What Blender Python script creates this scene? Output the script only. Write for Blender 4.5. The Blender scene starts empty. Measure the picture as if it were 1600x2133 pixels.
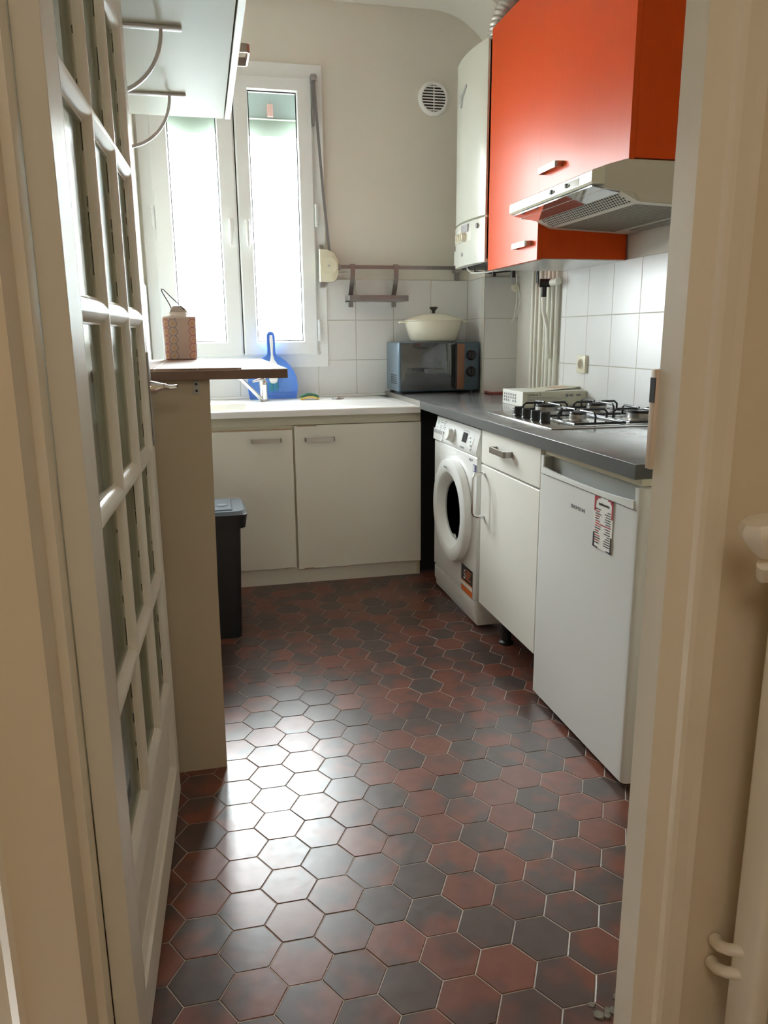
import bpy, bmesh, math, random
from mathutils import Vector, Matrix
random.seed(7)
PI = math.pi
SC = bpy.context.scene
COL = SC.collection

# ------------------------------------------------------------------ mesh builder
class MB:
    def __init__(s): s.v = []; s.f = []; s.m = []
    def add(s, vs, fs, mi=0):
        n = len(s.v); s.v += [tuple(p) for p in vs]
        s.f += [tuple(i + n for i in f) for f in fs]; s.m += [mi] * len(fs); return s
    def bm(s, b, mi=0):
        b.verts.ensure_lookup_table(); b.verts.index_update()
        s.add([v.co[:] for v in b.verts], [[v.index for v in f.verts] for f in b.faces], mi); b.free(); return s
    def box(s, x0, x1, y0, y1, z0, z1, bev=0, mi=0, seg=2, M=None):
        b = bmesh.new()
        vs = [b.verts.new((x, y, z)) for x in (x0, x1) for y in (y0, y1) for z in (z0, z1)]
        for f in ((0,1,3,2),(4,6,7,5),(0,4,5,1),(2,3,7,6),(0,2,6,4),(1,5,7,3)): b.faces.new([vs[i] for i in f])
        if bev: bmesh.ops.bevel(b, geom=list(b.edges), offset=bev, segments=seg, affect='EDGES', profile=.5)
        if M is not None: b.transform(M)
        return s.bm(b, mi)
    def prism(s, pts, h0, h1, axis='z', bev=0, mi=0, M=None, seg=2):
        # pts 2D polygon; axis of extrusion. z:(x,y) y:(x,z) x:(y,z)
        def P(a, c, h): return {'z': (a, c, h), 'y': (a, h, c), 'x': (h, a, c)}[axis]
        b = bmesh.new(); lo = [b.verts.new(P(a, c, h0)) for a, c in pts]; hi = [b.verts.new(P(a, c, h1)) for a, c in pts]
        n = len(pts); b.faces.new(lo[::-1]); b.faces.new(hi)
        for i in range(n): b.faces.new([lo[i], lo[(i+1) % n], hi[(i+1) % n], hi[i]])
        bmesh.ops.recalc_face_normals(b, faces=list(b.faces))
        if bev:
            caps = [e for e in b.edges if len(e.link_faces) == 2 and any(len(f.verts) == n and n > 4 or f.index in (0, 1) for f in e.link_faces)]
            b.faces.index_update()
            caps = [e for e in b.edges if any(f.index in (0, 1) for f in e.link_faces)]
            bmesh.ops.bevel(b, geom=caps, offset=bev, segments=seg, affect='EDGES', profile=.5)
        if M is not None: b.transform(M)
        return s.bm(b, mi)
    def tube(s, pts, r, n=10, mi=0, caps=True, flat=None, up=None):
        pts = [Vector(p) for p in pts]; N = len(pts); rs = r if isinstance(r, (list, tuple)) else [r] * N
        vs = []; fs = []; prev = None
        for i, p in enumerate(pts):
            t = (pts[min(i+1, N-1)] - pts[max(i-1, 0)]).normalized()
            if prev is None:
                a = Vector(up) if up else (Vector((0,0,1)) if abs(t.z) < .9 else Vector((1,0,0)))
                x = (a - t * a.dot(t)).normalized()
            else: x = (prev - t * prev.dot(t)).normalized()
            prev = x; y = t.cross(x)
            for k in range(n):
                an = 2*PI*k/n; c, d = math.cos(an)*rs[i], math.sin(an)*rs[i]
                if flat: d *= flat
                vs.append(p + x*c + y*d)
        for i in range(N-1):
            for k in range(n): fs.append((i*n+k, i*n+(k+1) % n, (i+1)*n+(k+1) % n, (i+1)*n+k))
        if caps: fs += [tuple(range(n))[::-1], tuple((N-1)*n+k for k in range(n))]
        return s.add(vs, fs, mi)
    def strip(s, pts, w, t, side, mi=0):
        # rectangular section swept on pts; side = width direction
        pts = [Vector(p) for p in pts]; N = len(pts); side = Vector(side).normalized(); vs = []; fs = []
        for i, p in enumerate(pts):
            d = (pts[min(i+1, N-1)] - pts[max(i-1, 0)]).normalized(); n = d.cross(side).normalized()
            vs += [p + side*w/2 + n*t/2, p - side*w/2 + n*t/2, p - side*w/2 - n*t/2, p + side*w/2 - n*t/2]
        for i in range(N-1):
            for k in range(4): fs.append((i*4+k, i*4+(k+1) % 4, (i+1)*4+(k+1) % 4, (i+1)*4+k))
        fs += [(3,2,1,0), tuple((N-1)*4+k for k in range(4))]
        return s.add(vs, fs, mi)
    def lathe(s, prof, n=32, mi=0, M=None, sx=1, sy=1):
        # prof [(r,z)] around z
        vs = []; fs = []; N = len(prof)
        for r, z in prof:
            for k in range(n):
                a = 2*PI*k/n; vs.append(Vector((r*sx*math.cos(a), r*sy*math.sin(a), z)))
        if M is not None: vs = [M @ v for v in vs]
        for i in range(N-1):
            for k in range(n): fs.append((i*n+k, i*n+(k+1) % n, (i+1)*n+(k+1) % n, (i+1)*n+k))
        if prof[0][0] > 1e-6: fs.append(tuple(range(n))[::-1])
        if prof[-1][0] > 1e-6: fs.append(tuple((N-1)*n+k for k in range(n)))
        return s.add(vs, fs, mi)

MEN = {}
def mesh_obj(name, mb, mats, origin=(0,0,0), sharp=35, smooth=True):
    me = bpy.data.meshes.new(name); o = Vector(origin)
    me.from_pydata([tuple(Vector(v) - o) for v in mb.v], [], mb.f); me.validate(verbose=False)
    b = bmesh.new(); b.from_mesh(me); bmesh.ops.remove_doubles(b, verts=b.verts, dist=1e-6)
    bmesh.ops.recalc_face_normals(b, faces=b.faces); b.to_mesh(me); b.free()
    for m in (mats if isinstance(mats, (list, tuple)) else [mats]): me.materials.append(m)
    if len(set(mb.m)) > 1 and len(me.polygons) == len(mb.m):
        for p, mi in zip(me.polygons, mb.m): p.material_index = mi
    if smooth:
        for p in me.polygons: p.use_smooth = True
        me.set_sharp_from_angle(angle=math.radians(sharp))
    ob = bpy.data.objects.new(name, me); COL.objects.link(ob); return ob
def wloc(o):
    v = Vector(o.location)
    while o.parent: o = o.parent; v += Vector(o.location)
    return v
def part(name, mb, mats, parent, label=None, local=False, sharp=35):
    org = (0,0,0) if local else wloc(parent)
    o = mesh_obj(name, mb, mats, org, sharp); o.parent = parent
    if label: o['label'] = label
    return o
def thing(name, label, cat, loc=(0,0,0), rz=0, group=None):
    o = bpy.data.objects.new(name, None); COL.objects.link(o); o.empty_display_size = .1
    o.location = loc; o.rotation_euler = (0,0,rz); o['label'] = label; o['category'] = cat
    if group: o['group'] = group
    return o
def single(name, mb, mats, label, cat, org, sharp=35, group=None):
    o = mesh_obj(name, mb, mats, org, sharp); o.location = org; o['label'] = label; o['category'] = cat
    if group: o['group'] = group
    return o
def struct(name, mb, mats, sharp=35, smooth=True):
    o = mesh_obj(name, mb, mats, (0,0,0), sharp, smooth); o['kind'] = 'structure'; return o
def text_mb(body, size, M, depth=.0004, width=None):
    cu = bpy.data.curves.new('t', 'FONT'); cu.body = body; cu.size = size; cu.extrude = depth; cu.resolution_u = 3
    ob = bpy.data.objects.new('t', cu); COL.objects.link(ob); dg = bpy.context.evaluated_depsgraph_get()
    me = bpy.data.meshes.new_from_object(ob.evaluated_get(dg)); mb = MB()
    vs = [v.co.copy() for v in me.vertices]
    if width and vs:
        x0 = min(v.x for v in vs); x1 = max(v.x for v in vs); k = width / max(1e-6, x1 - x0)
        vs = [Vector(((v.x - x0) * k, v.y, v.z)) for v in vs]
    mb.add([M @ v for v in vs], [tuple(p.vertices) for p in me.polygons])
    bpy.data.objects.remove(ob); bpy.data.curves.remove(cu); bpy.data.meshes.remove(me); return mb
def frameM(o, X, Y):
    X = Vector(X).normalized(); Y = Vector(Y).normalized(); Z = X.cross(Y)
    return Matrix(((X.x, Y.x, Z.x, o[0]), (X.y, Y.y, Z.y, o[1]), (X.z, Y.z, Z.z, o[2]), (0,0,0,1)))
def face_x(o): return frameM(o, (0,-1,0), (0,0,1))     # reads from the -x side
def face_y(o): return frameM(o, (1,0,0), (0,0,1))      # reads from the -y side
def rot_to(o, d):   # z axis -> d
    return Matrix.Translation(o) @ Vector((0,0,1)).rotation_difference(Vector(d)).to_matrix().to_4x4()

# ------------------------------------------------------------------ materials
def newmat(name):
    m = bpy.data.materials.new(name); m.use_nodes = True; nt = m.node_tree
    return m, nt, nt.nodes['Principled BSDF']
def N(nt, t, **k):
    n = nt.nodes.new(t)
    for a, b in k.items(): setattr(n, a, b)
    return n
def mix(nt, fac, a, b, typ='MIX'):
    n = N(nt, 'ShaderNodeMix', data_type='RGBA', blend_type=typ)
    for sck, val in ((n.inputs[0], fac), (n.inputs[6], a), (n.inputs[7], b)):
        if hasattr(val, 'is_linked'): nt.links.new(val, sck)
        elif isinstance(val, (int, float)): sck.default_value = val
        else: sck.default_value = (*val[:3], 1)
    return n.outputs[2]
def mth(nt, op, a, b=None, c=None, clamp=False):
    n = N(nt, 'ShaderNodeMath', operation=op, use_clamp=clamp)
    for i, v in enumerate((a, b, c)):
        if v is None: continue
        if hasattr(v, 'is_linked'): nt.links.new(v, n.inputs[i])
        else: n.inputs[i].default_value = v
    return n.outputs[0]
def mat(name, col, rough=.5, metal=0, var=.04, vscale=6, bump=0, bscale=200, spec=.5, coat=0, stretch=None, rvar=0, emis=None):
    m, nt, p = newmat(name)
    p.inputs['Roughness'].default_value = rough; p.inputs['Metallic'].default_value = metal
    p.inputs['Specular IOR Level'].default_value = spec; p.inputs['Coat Weight'].default_value = coat
    tc = N(nt, 'ShaderNodeTexCoord'); mp = N(nt, 'ShaderNodeMapping'); nt.links.new(tc.outputs['Object'], mp.inputs[0])
    if stretch: mp.inputs['Scale'].default_value = stretch
    nz = N(nt, 'ShaderNodeTexNoise'); nz.inputs['Scale'].default_value = vscale; nz.inputs['Detail'].default_value = 5
    nt.links.new(mp.outputs[0], nz.inputs['Vector'])
    a = [max(0, c*(1-var)) for c in col]; b = [min(1, c*(1+var)) for c in col]
    nt.links.new(mix(nt, nz.outputs['Fac'], a, b), p.inputs['Base Color'])
    if rvar: nt.links.new(mth(nt, 'MULTIPLY_ADD', nz.outputs['Fac'], rvar, rough - rvar/2), p.inputs['Roughness'])
    if bump:
        n2 = N(nt, 'ShaderNodeTexNoise'); n2.inputs['Scale'].default_value = bscale; nt.links.new(mp.outputs[0], n2.inputs['Vector'])
        bp = N(nt, 'ShaderNodeBump'); bp.inputs['Strength'].default_value = bump; bp.inputs['Distance'].default_value = .002
        nt.links.new(n2.outputs['Fac'], bp.inputs['Height']); nt.links.new(bp.outputs[0], p.inputs['Normal'])
    return m

WALL = mat('wall_paint', (.74,.72,.65), .75, bump=.15, bscale=90, var=.03, vscale=2)
CEIL = mat('ceiling_paint', (.80,.785,.74), .8, var=.02)
HALLW = mat('hall_paint', (.72,.64,.50), .6, var=.05, vscale=3)
JAMB = mat('jamb_paint', (.80,.75,.64), .4, var=.05, vscale=8, bump=.1, bscale=60)
DOORP = mat('door_paint', (.70,.675,.59), .38, var=.06, vscale=9, bump=.25, bscale=40, stretch=(1,1,.2))
PVC = mat('white_pvc', (.82,.85,.85), .3, var=.015)
CABW = mat('white_laminate', (.80,.785,.725), .38, var=.02, vscale=3)
CABS = mat('sink_door_laminate', (.84,.815,.73), .42, var=.03, vscale=3)
CABE = mat('raw_chipped_edge', (.52,.36,.22), .8, var=.3, vscale=60)
WHITE = mat('white_enamel', (.86,.87,.86), .28, var=.01)
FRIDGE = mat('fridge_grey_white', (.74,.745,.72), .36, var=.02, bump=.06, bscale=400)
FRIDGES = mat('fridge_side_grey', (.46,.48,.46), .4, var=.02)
STEEL = mat('brushed_steel', (.50,.48,.455), .3, 1, var=.08, vscale=30, stretch=(1,1,14))
CHROME = mat('chrome', (.82,.83,.84), .12, 1, var=.01)
DSTEEL = mat('dull_grey_metal', (.38,.37,.37), .4, .7, var=.1, vscale=20)
BLACKP = mat('black_plastic', (.012,.013,.014), .42, var=.2, bump=.08)
BLACKM = mat('black_enamel_iron', (.01,.01,.011), .35, var=.2)
DARK = mat('corner_shade_black', (.008,.009,.010), .7, var=.2)
CREAM = mat('cream_plastic', (.80,.77,.62), .35, var=.02)
BOILER = mat('boiler_white', (.70,.715,.64), .3, var=.015)
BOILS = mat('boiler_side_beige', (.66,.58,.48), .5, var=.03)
GREYP = mat('grey_plastic', (.45,.47,.46), .45, var=.03)
RUBBER = mat('rubber_grey', (.16,.17,.17), .5)
PANEL = mat('bar_panel_laminate', (.50,.43,.32), .5, var=.05, vscale=2, bump=.05)
BROWN = mat('brown_wood_edge', (.20,.125,.095), .45, var=.25, vscale=20, stretch=(1,6,1))
TOPW = mat('tabletop_varnished', (.42,.34,.28), .42, var=.12, vscale=12, stretch=(1,6,1))
HOOPM = mat('hoop_grey', (.66,.63,.64), .45, var=.03)
RAILM = mat('rail_steel', (.30,.28,.275), .38, .8, var=.08, vscale=30)
WOODH = mat('walnut_handle', (.22,.10,.05), .45, var=.3, vscale=25, stretch=(1,1,.15))
BLUE = mat('blue_plastic', (.15,.35,.86), .35, var=.03)
TEAL = mat('bristles_teal', (.08,.42,.55), .6, var=.3, vscale=200)
ENAMELC = mat('cream_enamel', (.80,.77,.63), .16, var=.02, coat=.3)
MWB = mat('microwave_blue_grey', (.075,.115,.145), .38, .3, var=.05)
MWS = mat('microwave_side', (.20,.27,.33), .35, .4, var=.04)
DGLASS = mat('dark_mirror_glass', (.03,.034,.037), .025, 0, var=.02, spec=1.0, coat=1)
CARD = mat('white_card', (.80,.80,.75), .6, var=.02)
CARDS = mat('buff_card', (.70,.69,.55), .7, var=.03)
INK = mat('black_ink', (.03,.03,.035), .6)
INKG = mat('grey_ink', (.25,.26,.27), .6)
RED = mat('red_ink', (.45,.03,.05), .5)
ORNGS = mat('sticker_orange', (.75,.16,.03), .45)
BLUEI = mat('blue_ink', (.05,.16,.5), .4)
PINKC = mat('dull_red_plastic', (.38,.10,.09), .5)
SPY = mat('sponge_yellow', (.75,.52,.14), .9, var=.1, vscale=120, bump=.5)
SPG = mat('scourer_green', (.05,.14,.09), .95, var=.4, vscale=150, bump=.5)
PIPEW = mat('painted_pipe', (.76,.75,.67), .35, var=.05, vscale=12)
ALU = mat('ribbed_alu_hose', (.60,.58,.54), .35, .6)
STRAPM = mat('grey_strap', (.22,.22,.225), .8, var=.1, vscale=80)
REELM = mat('ivory_plastic', (.76,.74,.58), .4)
PINKT = mat('pink_tag', (.60,.36,.31), .7)
SHUT = mat('shutter_box_grey', (.36,.41,.38), .6)
SHUT2 = mat('shutter_slat_pale', (.22,.25,.21), .6)
STONE = mat('building_render', (.40,.40,.39), .9)
KEEP = mat('painted_lock_keep', (.70,.59,.48), .5)
PUTTY_SHADE = mat('dark_putty_and_gap', (.03,.028,.024), .9)
SINKM = mat('white_resin', (.84,.84,.82), .25, var=.02)
APRON = mat('sink_apron_cream', (.66,.62,.49), .5, var=.04)
RUBBLE = mat('grout_rubble', (.16,.145,.115), .95, var=.5, vscale=90, bump=1, bscale=60)

# orange painted cabinet with vertical brush marks
def m_orange():
    m, nt, p = newmat('orange_painted_wood')
    tc = N(nt, 'ShaderNodeTexCoord'); mp = N(nt, 'ShaderNodeMapping'); mp.inputs['Scale'].default_value = (30, 30, 2.2)
    nt.links.new(tc.outputs['Object'], mp.inputs[0]); nz = N(nt, 'ShaderNodeTexNoise'); nz.inputs['Scale'].default_value = 3; nz.inputs['Detail'].default_value = 6
    nt.links.new(mp.outputs[0], nz.inputs['Vector'])
    nt.links.new(mix(nt, nz.outputs['Fac'], (.64,.066,.005), (.70,.082,.009)), p.inputs['Base Color'])
    nt.links.new(mth(nt, 'MULTIPLY_ADD', nz.outputs['Fac'], .12, .25), p.inputs['Roughness']); p.inputs['Specular IOR Level'].default_value = .17
    bp = N(nt, 'ShaderNodeBump'); bp.inputs['Strength'].default_value = .02; bp.inputs['Distance'].default_value = .002
    nt.links.new(nz.outputs['Fac'], bp.inputs['Height']); nt.links.new(bp.outputs[0], p.inputs['Normal'])
    return m
ORANGE = m_orange()

def m_worktop():
    m, nt, p = newmat('grey_stone_worktop')
    tc = N(nt, 'ShaderNodeTexCoord'); nz = N(nt, 'ShaderNodeTexNoise'); nz.inputs['Scale'].default_value = 3.5; nz.inputs['Detail'].default_value = 8; nz.inputs['Roughness'].default_value = .6; nz.inputs['Distortion'].default_value = .3
    nt.links.new(tc.outputs['Object'], nz.inputs['Vector'])
    cr = N(nt, 'ShaderNodeValToRGB'); cr.color_ramp.elements[0].position = .30; cr.color_ramp.elements[0].color = (.19,.192,.196,1); cr.color_ramp.elements[1].position = .75; cr.color_ramp.elements[1].color = (.33,.332,.335,1)
    nt.links.new(nz.outputs['Fac'], cr.inputs[0]); nt.links.new(cr.outputs[0], p.inputs['Base Color'])
    nt.links.new(mth(nt, 'MULTIPLY_ADD', nz.outputs['Fac'], .15, .16), p.inputs['Roughness']); p.inputs['Specular IOR Level'].default_value = .9; p.inputs['Coat Weight'].default_value = .5; p.inputs['Coat Roughness'].default_value = .12
    return m
WORKTOP = m_worktop()

# square glazed tiles: u axis 'x' or 'y'; u0, z0 grout positions, t pitch
def m_tiles(name, ax, u0, z0, t, base=(.76,.77,.76), ax2=None):
    m, nt, p = newmat(name)
    ge = N(nt, 'ShaderNodeNewGeometry'); sp = N(nt, 'ShaderNodeSeparateXYZ'); nt.links.new(ge.outputs['Position'], sp.inputs[0])
    def line(c, o):
        q = mth(nt, 'DIVIDE', mth(nt, 'SUBTRACT', c, o), t); f = mth(nt, 'FRACT', q)
        d = mth(nt, 'MINIMUM', f, mth(nt, 'SUBTRACT', 1, f))
        return mth(nt, 'FLOOR', q), mth(nt, 'MULTIPLY', d, t)
    iu, du = line(sp.outputs['XYZ'.index(ax.upper())], u0); iz, dz = line(sp.outputs[2], z0)
    d = mth(nt, 'MINIMUM', du, dz)
    g = N(nt, 'ShaderNodeMapRange'); g.inputs[1].default_value = .0012; g.inputs[2].default_value = .0028; nt.links.new(d, g.inputs[0])
    wn = N(nt, 'ShaderNodeTexWhiteNoise', noise_dimensions='2D'); cv = N(nt, 'ShaderNodeCombineXYZ'); nt.links.new(iu, cv.inputs[0]); nt.links.new(iz, cv.inputs[1]); nt.links.new(cv.outputs[0], wn.inputs['Vector'])
    nz = N(nt, 'ShaderNodeTexNoise'); nz.inputs['Scale'].default_value = 7; nz.inputs['Detail'].default_value = 6; nt.links.new(ge.outputs['Position'], nz.inputs['Vector'])
    c1 = mix(nt, nz.outputs['Fac'], [x*.95 for x in base], [x*1.03 for x in base])
    c2 = mix(nt, mth(nt, 'MULTIPLY', wn.outputs[0], .07), c1, (.6,.6,.6))
    nt.links.new(mix(nt, g.outputs[0], (.52,.50,.43), c2), p.inputs['Base Color'])
    r = mth(nt, 'MULTIPLY_ADD', g.outputs[0], -.40, .75); nt.links.new(r, p.inputs['Roughness'])
    nt.links.new(mth(nt, 'MULTIPLY', nz.outputs['Fac'], .0), p.inputs['Coat Weight'])
    bp = N(nt, 'ShaderNodeBump'); bp.inputs['Strength'].default_value = .5; bp.inputs['Distance'].default_value = .002
    h = mth(nt, 'MULTIPLY_ADD', nz.outputs['Fac'], .35, g.outputs[0]); nt.links.new(h, bp.inputs['Height']); nt.links.new(bp.outputs[0], p.inputs['Normal'])
    return m
TB = m_tiles('back_wall_tiles', 'x', .862, 1.302, .2205)
TR = m_tiles('right_wall_tiles', 'y', 3.232, 1.294, .214, base=(.82,.83,.83))
TP = m_tiles('pillar_tiles', 'x', 1.501, 1.302, .2155, base=(.70,.71,.70))
TL = m_tiles('left_wall_tiles', 'y', 3.30, 1.302, .2205)

def m_bar_tiles():
    m, nt, p = newmat('brown_mosaic_mat')
    ge = N(nt, 'ShaderNodeNewGeometry'); sp = N(nt, 'ShaderNodeSeparateXYZ'); nt.links.new(ge.outputs['Position'], sp.inputs[0])
    def ln(c, o, t):
        q = mth(nt, 'DIVIDE', mth(nt, 'SUBTRACT', c, o), t); f = mth(nt, 'FRACT', q); return mth(nt, 'MULTIPLY', mth(nt, 'MINIMUM', f, mth(nt, 'SUBTRACT', 1, f)), t)
    d = mth(nt, 'MINIMUM', ln(sp.outputs[0], .092, .105), ln(sp.outputs[1], 2.06, .16))
    g = mth(nt, 'GREATER_THAN', d, .0022)
    nz = N(nt, 'ShaderNodeTexNoise'); nz.inputs['Scale'].default_value = 14; nt.links.new(ge.outputs['Position'], nz.inputs['Vector'])
    c = mix(nt, nz.outputs['Fac'], (.27,.15,.11), (.42,.26,.19))
    nt.links.new(mix(nt, g, (.62,.52,.44), c), p.inputs['Base Color']); p.inputs['Roughness'].default_value = .55; p.inputs['Specular IOR Level'].default_value = .25
    return m
BARMAT = m_bar_tiles()

def m_floor():
    m, nt, p = newmat('terracotta_hexagon_tile')
    at = N(nt, 'ShaderNodeAttribute', attribute_name='rnd'); ge = N(nt, 'ShaderNodeNewGeometry')
    r = at.outputs['Color']; sr = N(nt, 'ShaderNodeSeparateColor'); nt.links.new(r, sr.inputs[0])
    n1 = N(nt, 'ShaderNodeTexNoise', noise_dimensions='4D'); n1.inputs['Scale'].default_value = 8.5; n1.inputs['Detail'].default_value = 3.5; n1.inputs['Distortion'].default_value = .15
    nt.links.new(ge.outputs['Position'], n1.inputs['Vector']); nt.links.new(mth(nt, 'MULTIPLY', sr.outputs[0], 40), n1.inputs['W'])
    f = mth(nt, 'ADD', n1.outputs['Fac'], mth(nt, 'MULTIPLY_ADD', sr.outputs[1], .22, -.11))
    mr = N(nt, 'ShaderNodeMapRange', interpolation_type='SMOOTHSTEP'); mr.inputs[1].default_value = .38; mr.inputs[2].default_value = .60; nt.links.new(f, mr.inputs[0])
    n2 = N(nt, 'ShaderNodeTexNoise'); n2.inputs['Scale'].default_value = 26; n2.inputs['Detail'].default_value = 7; nt.links.new(ge.outputs['Position'], n2.inputs['Vector'])
    redc = mix(nt, n2.outputs['Fac'], (.14,.042,.026), (.235,.085,.055)); drk = mix(nt, n2.outputs['Fac'], (.054,.038,.034), (.100,.076,.068))
    base = mix(nt, mr.outputs[0], redc, drk)
    nt.links.new(mix(nt, mth(nt, 'MULTIPLY', sr.outputs[2], .35), base, (.085,.04,.03)), p.inputs['Base Color'])
    n3 = N(nt, 'ShaderNodeTexNoise'); n3.inputs['Scale'].default_value = 38; n3.inputs['Detail'].default_value = 5; n3.inputs['Distortion'].default_value = 0; nt.links.new(ge.outputs['Position'], n3.inputs['Vector'])
    nt.links.new(mth(nt, 'MULTIPLY_ADD', n3.outputs['Fac'], .16, .24), p.inputs['Roughness'])
    p.inputs['Specular IOR Level'].default_value = .43
    bp = N(nt, 'ShaderNodeBump'); bp.inputs['Strength'].default_value = .07; bp.inputs['Distance'].default_value = .003
    n4 = N(nt, 'ShaderNodeTexNoise'); n4.inputs['Scale'].default_value = 34; n4.inputs['Detail'].default_value = 5; nt.links.new(ge.outputs['Position'], n4.inputs['Vector'])
    nt.links.new(n4.outputs['Fac'], bp.inputs['Height']); nt.links.new(bp.outputs[0], p.inputs['Normal'])
    return m
FLOOR = m_floor()
GROUT = mat('floor_grout', (.46,.40,.345), .85, var=.2, vscale=30)
HFLOOR = mat('hall_floor_boards', (.25,.16,.10), .5, var=.2, stretch=(8,1,1))

def m_glass(name, tint=(1,1,1), refl=.6, rough=.02):
    m, nt, p = newmat(name); nt.nodes.remove(p); out = nt.nodes['Material Output']
    tr = N(nt, 'ShaderNodeBsdfTransparent'); tr.inputs[0].default_value = (*tint, 1); gl = N(nt, 'ShaderNodeBsdfGlossy'); gl.inputs['Roughness'].default_value = rough
    fr = N(nt, 'ShaderNodeFresnel'); fr.inputs[0].default_value = 1.5; mx = N(nt, 'ShaderNodeMixShader')
    nt.links.new(mth(nt, 'MULTIPLY', fr.outputs[0], refl), mx.inputs[0]); nt.links.new(tr.outputs[0], mx.inputs[1]); nt.links.new(gl.outputs[0], mx.inputs[2]); nt.links.new(mx.outputs[0], out.inputs[0])
    return m
GLASS = m_glass('clear_glass', (.97,.99,.98)); DPANE = m_glass('door_glass', (.82,.84,.79), .22, .16)

def m_jar():
    m, nt, p = newmat('painted_ceramic')
    tc = N(nt, 'ShaderNodeTexCoord'); sp = N(nt, 'ShaderNodeSeparateXYZ'); nt.links.new(tc.outputs['Object'], sp.inputs[0])
    zz = mth(nt, 'FRACT', mth(nt, 'DIVIDE', sp.outputs[2], .0275)); zc = mth(nt, 'MULTIPLY', mth(nt, 'SUBTRACT', zz, .5), .0275)
    cur = None
    for x0, rr, ringc, fillc in ((-.0455, .0125, (.50,.20,.15), (.70,.46,.38)), (-.0215, .0145, (.20,.23,.27), (.62,.50,.41)), (.0445, .0135, (.48,.20,.16), (.70,.46,.38))):
        du = mth(nt, 'SUBTRACT', sp.outputs[0], x0)
        dd = mth(nt, 'SQRT', mth(nt, 'ADD', mth(nt, 'MULTIPLY', du, du), mth(nt, 'MULTIPLY', zc, zc)))
        ins = mth(nt, 'LESS_THAN', dd, rr); ins2 = mth(nt, 'LESS_THAN', mth(nt, 'ABSOLUTE', du), rr*.75)
        rg = mth(nt, 'LESS_THAN', mth(nt, 'ABSOLUTE', mth(nt, 'SUBTRACT', dd, rr)), .0009)
        dot = mth(nt, 'LESS_THAN', dd, .0032)
        cur = mix(nt, mth(nt, 'MAXIMUM', ins, ins2), cur if cur is not None else (.66,.54,.48), fillc); cur = mix(nt, rg, cur, ringc); cur = mix(nt, dot, cur, (.66,.42,.08))
    zin = mth(nt, 'LESS_THAN', sp.outputs[2], .142)
    nt.links.new(mix(nt, zin, (.80,.74,.68), cur), p.inputs['Base Color']); p.inputs['Roughness'].default_value = .25
    return m
JARM = m_jar()

# ================================================================== SETTING
# --- hexagonal floor (regular lattice, every tile bevelled, one mesh)
s_ = .113; R_ = s_/math.sqrt(3)
ox, oy = -.6387*s_, 11.503*s_
vs = []; fs = []; rn = []; mi = []
for i in range(-6, 22):
    for j in range(-30, 40):
        cx = 1.5*R_*i + ox; cy = s_*(j + i/2) + oy
        if not (-.36 < cx < 1.76 and .96 < cy < 4.45): continue
        if cx > .66 and cy < 1.0: continue
        r = (random.random(), random.random(), random.random()); tx = random.uniform(-.006,.006); ty = random.uniform(-.006,.006); dz = random.uniform(-.0003,.0003)
        n = len(vs)
        for rr, z in ((R_-.0013, -.006), (R_-.0013, -.0007), (R_-.0026, .0)):
            for k in range(6):
                a = PI/3*k; dx, dy = rr*math.cos(a), rr*math.sin(a); vs.append((cx+dx, cy+dy, z + (dx*tx + dy*ty + dz if z > -.005 else 0)))
        for q in range(2):
            for k in range(6): fs.append((n+q*6+k, n+q*6+(k+1) % 6, n+q*6+6+(k+1) % 6, n+q*6+6+k)); rn.append(r); mi.append(0)
        fs.append(tuple(n+12+k for k in range(6))); rn.append(r); mi.append(0)
n = len(vs); vs += [(-.4,.9,-.0012),(1.8,.9,-.0012),(1.8,4.5,-.0012),(-.4,4.5,-.0012)]; fs.append((n,n+1,n+2,n+3)); rn.append((0,0,0)); mi.append(1)
me = bpy.data.meshes.new('floor'); me.from_pydata(vs, [], fs); me.materials.append(FLOOR); me.materials.append(GROUT)
for p, m_ in zip(me.polygons, mi): p.material_index = m_
ca = me.color_attributes.new('rnd', 'FLOAT_COLOR', 'CORNER')
for p, r in zip(me.polygons, rn):
    for li in p.loop_indices: ca.data[li].color = (*r, 1)
fl = bpy.data.objects.new('floor', me); COL.objects.link(fl); fl['kind'] = 'structure'
struct('floor', MB().box(-1.3,1.0,-2.2,.90,-.05,-.002), HFLOOR)
rb = MB()
for k in range(16):
    x, y = random.uniform(.635,.72), random.uniform(1.035,1.075); q = random.uniform(.004,.012)
    rb.prism([(x+q*math.cos(a)*random.uniform(.6,1), y+q*math.sin(a)*random.uniform(.6,1)) for a in (0,1.1,2.2,3.4,4.6,5.5)], -.004, random.uniform(.001,.005))
o = struct('trim_3', rb, RUBBLE); 

YB = 4.40; XR = 1.695; XL = -.27; ZC = 2.905
WX0, WX1, WZ0, WZ1 = -.22, .67, 1.07, 2.575
struct('wall_back', MB().box(XL-.15,WX0,YB,YB+.22,0,3).box(WX1,XR+.15,YB,YB+.22,0,3).box(WX0,WX1,YB,YB+.22,0,WZ0).box(WX0,WX1,YB,YB+.22,WZ1,3), WALL)
struct('wall_right', MB().box(XR,XR+.15,1.06,YB+.2,0,3), WALL)
struct('wall_left', MB().box(XL-.15,XL,1.06,YB+.2,0,3), WALL)
struct('ceiling', MB().box(XL-.15,XR+.15,1.0,YB+.2,ZC,ZC+.1), CEIL)
# rounded cove between the ceiling and the right wall at the window end
pts = [(XR, ZC), (1.30, ZC)] + [(1.30 + .395*math.sin(a), 2.50 + .405*math.cos(a)) for a in [PI/2*k/16 for k in range(17)]]
struct('trim_4', MB().prism(pts, 4.06, YB, 'y'), CEIL, sharp=25)
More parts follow.
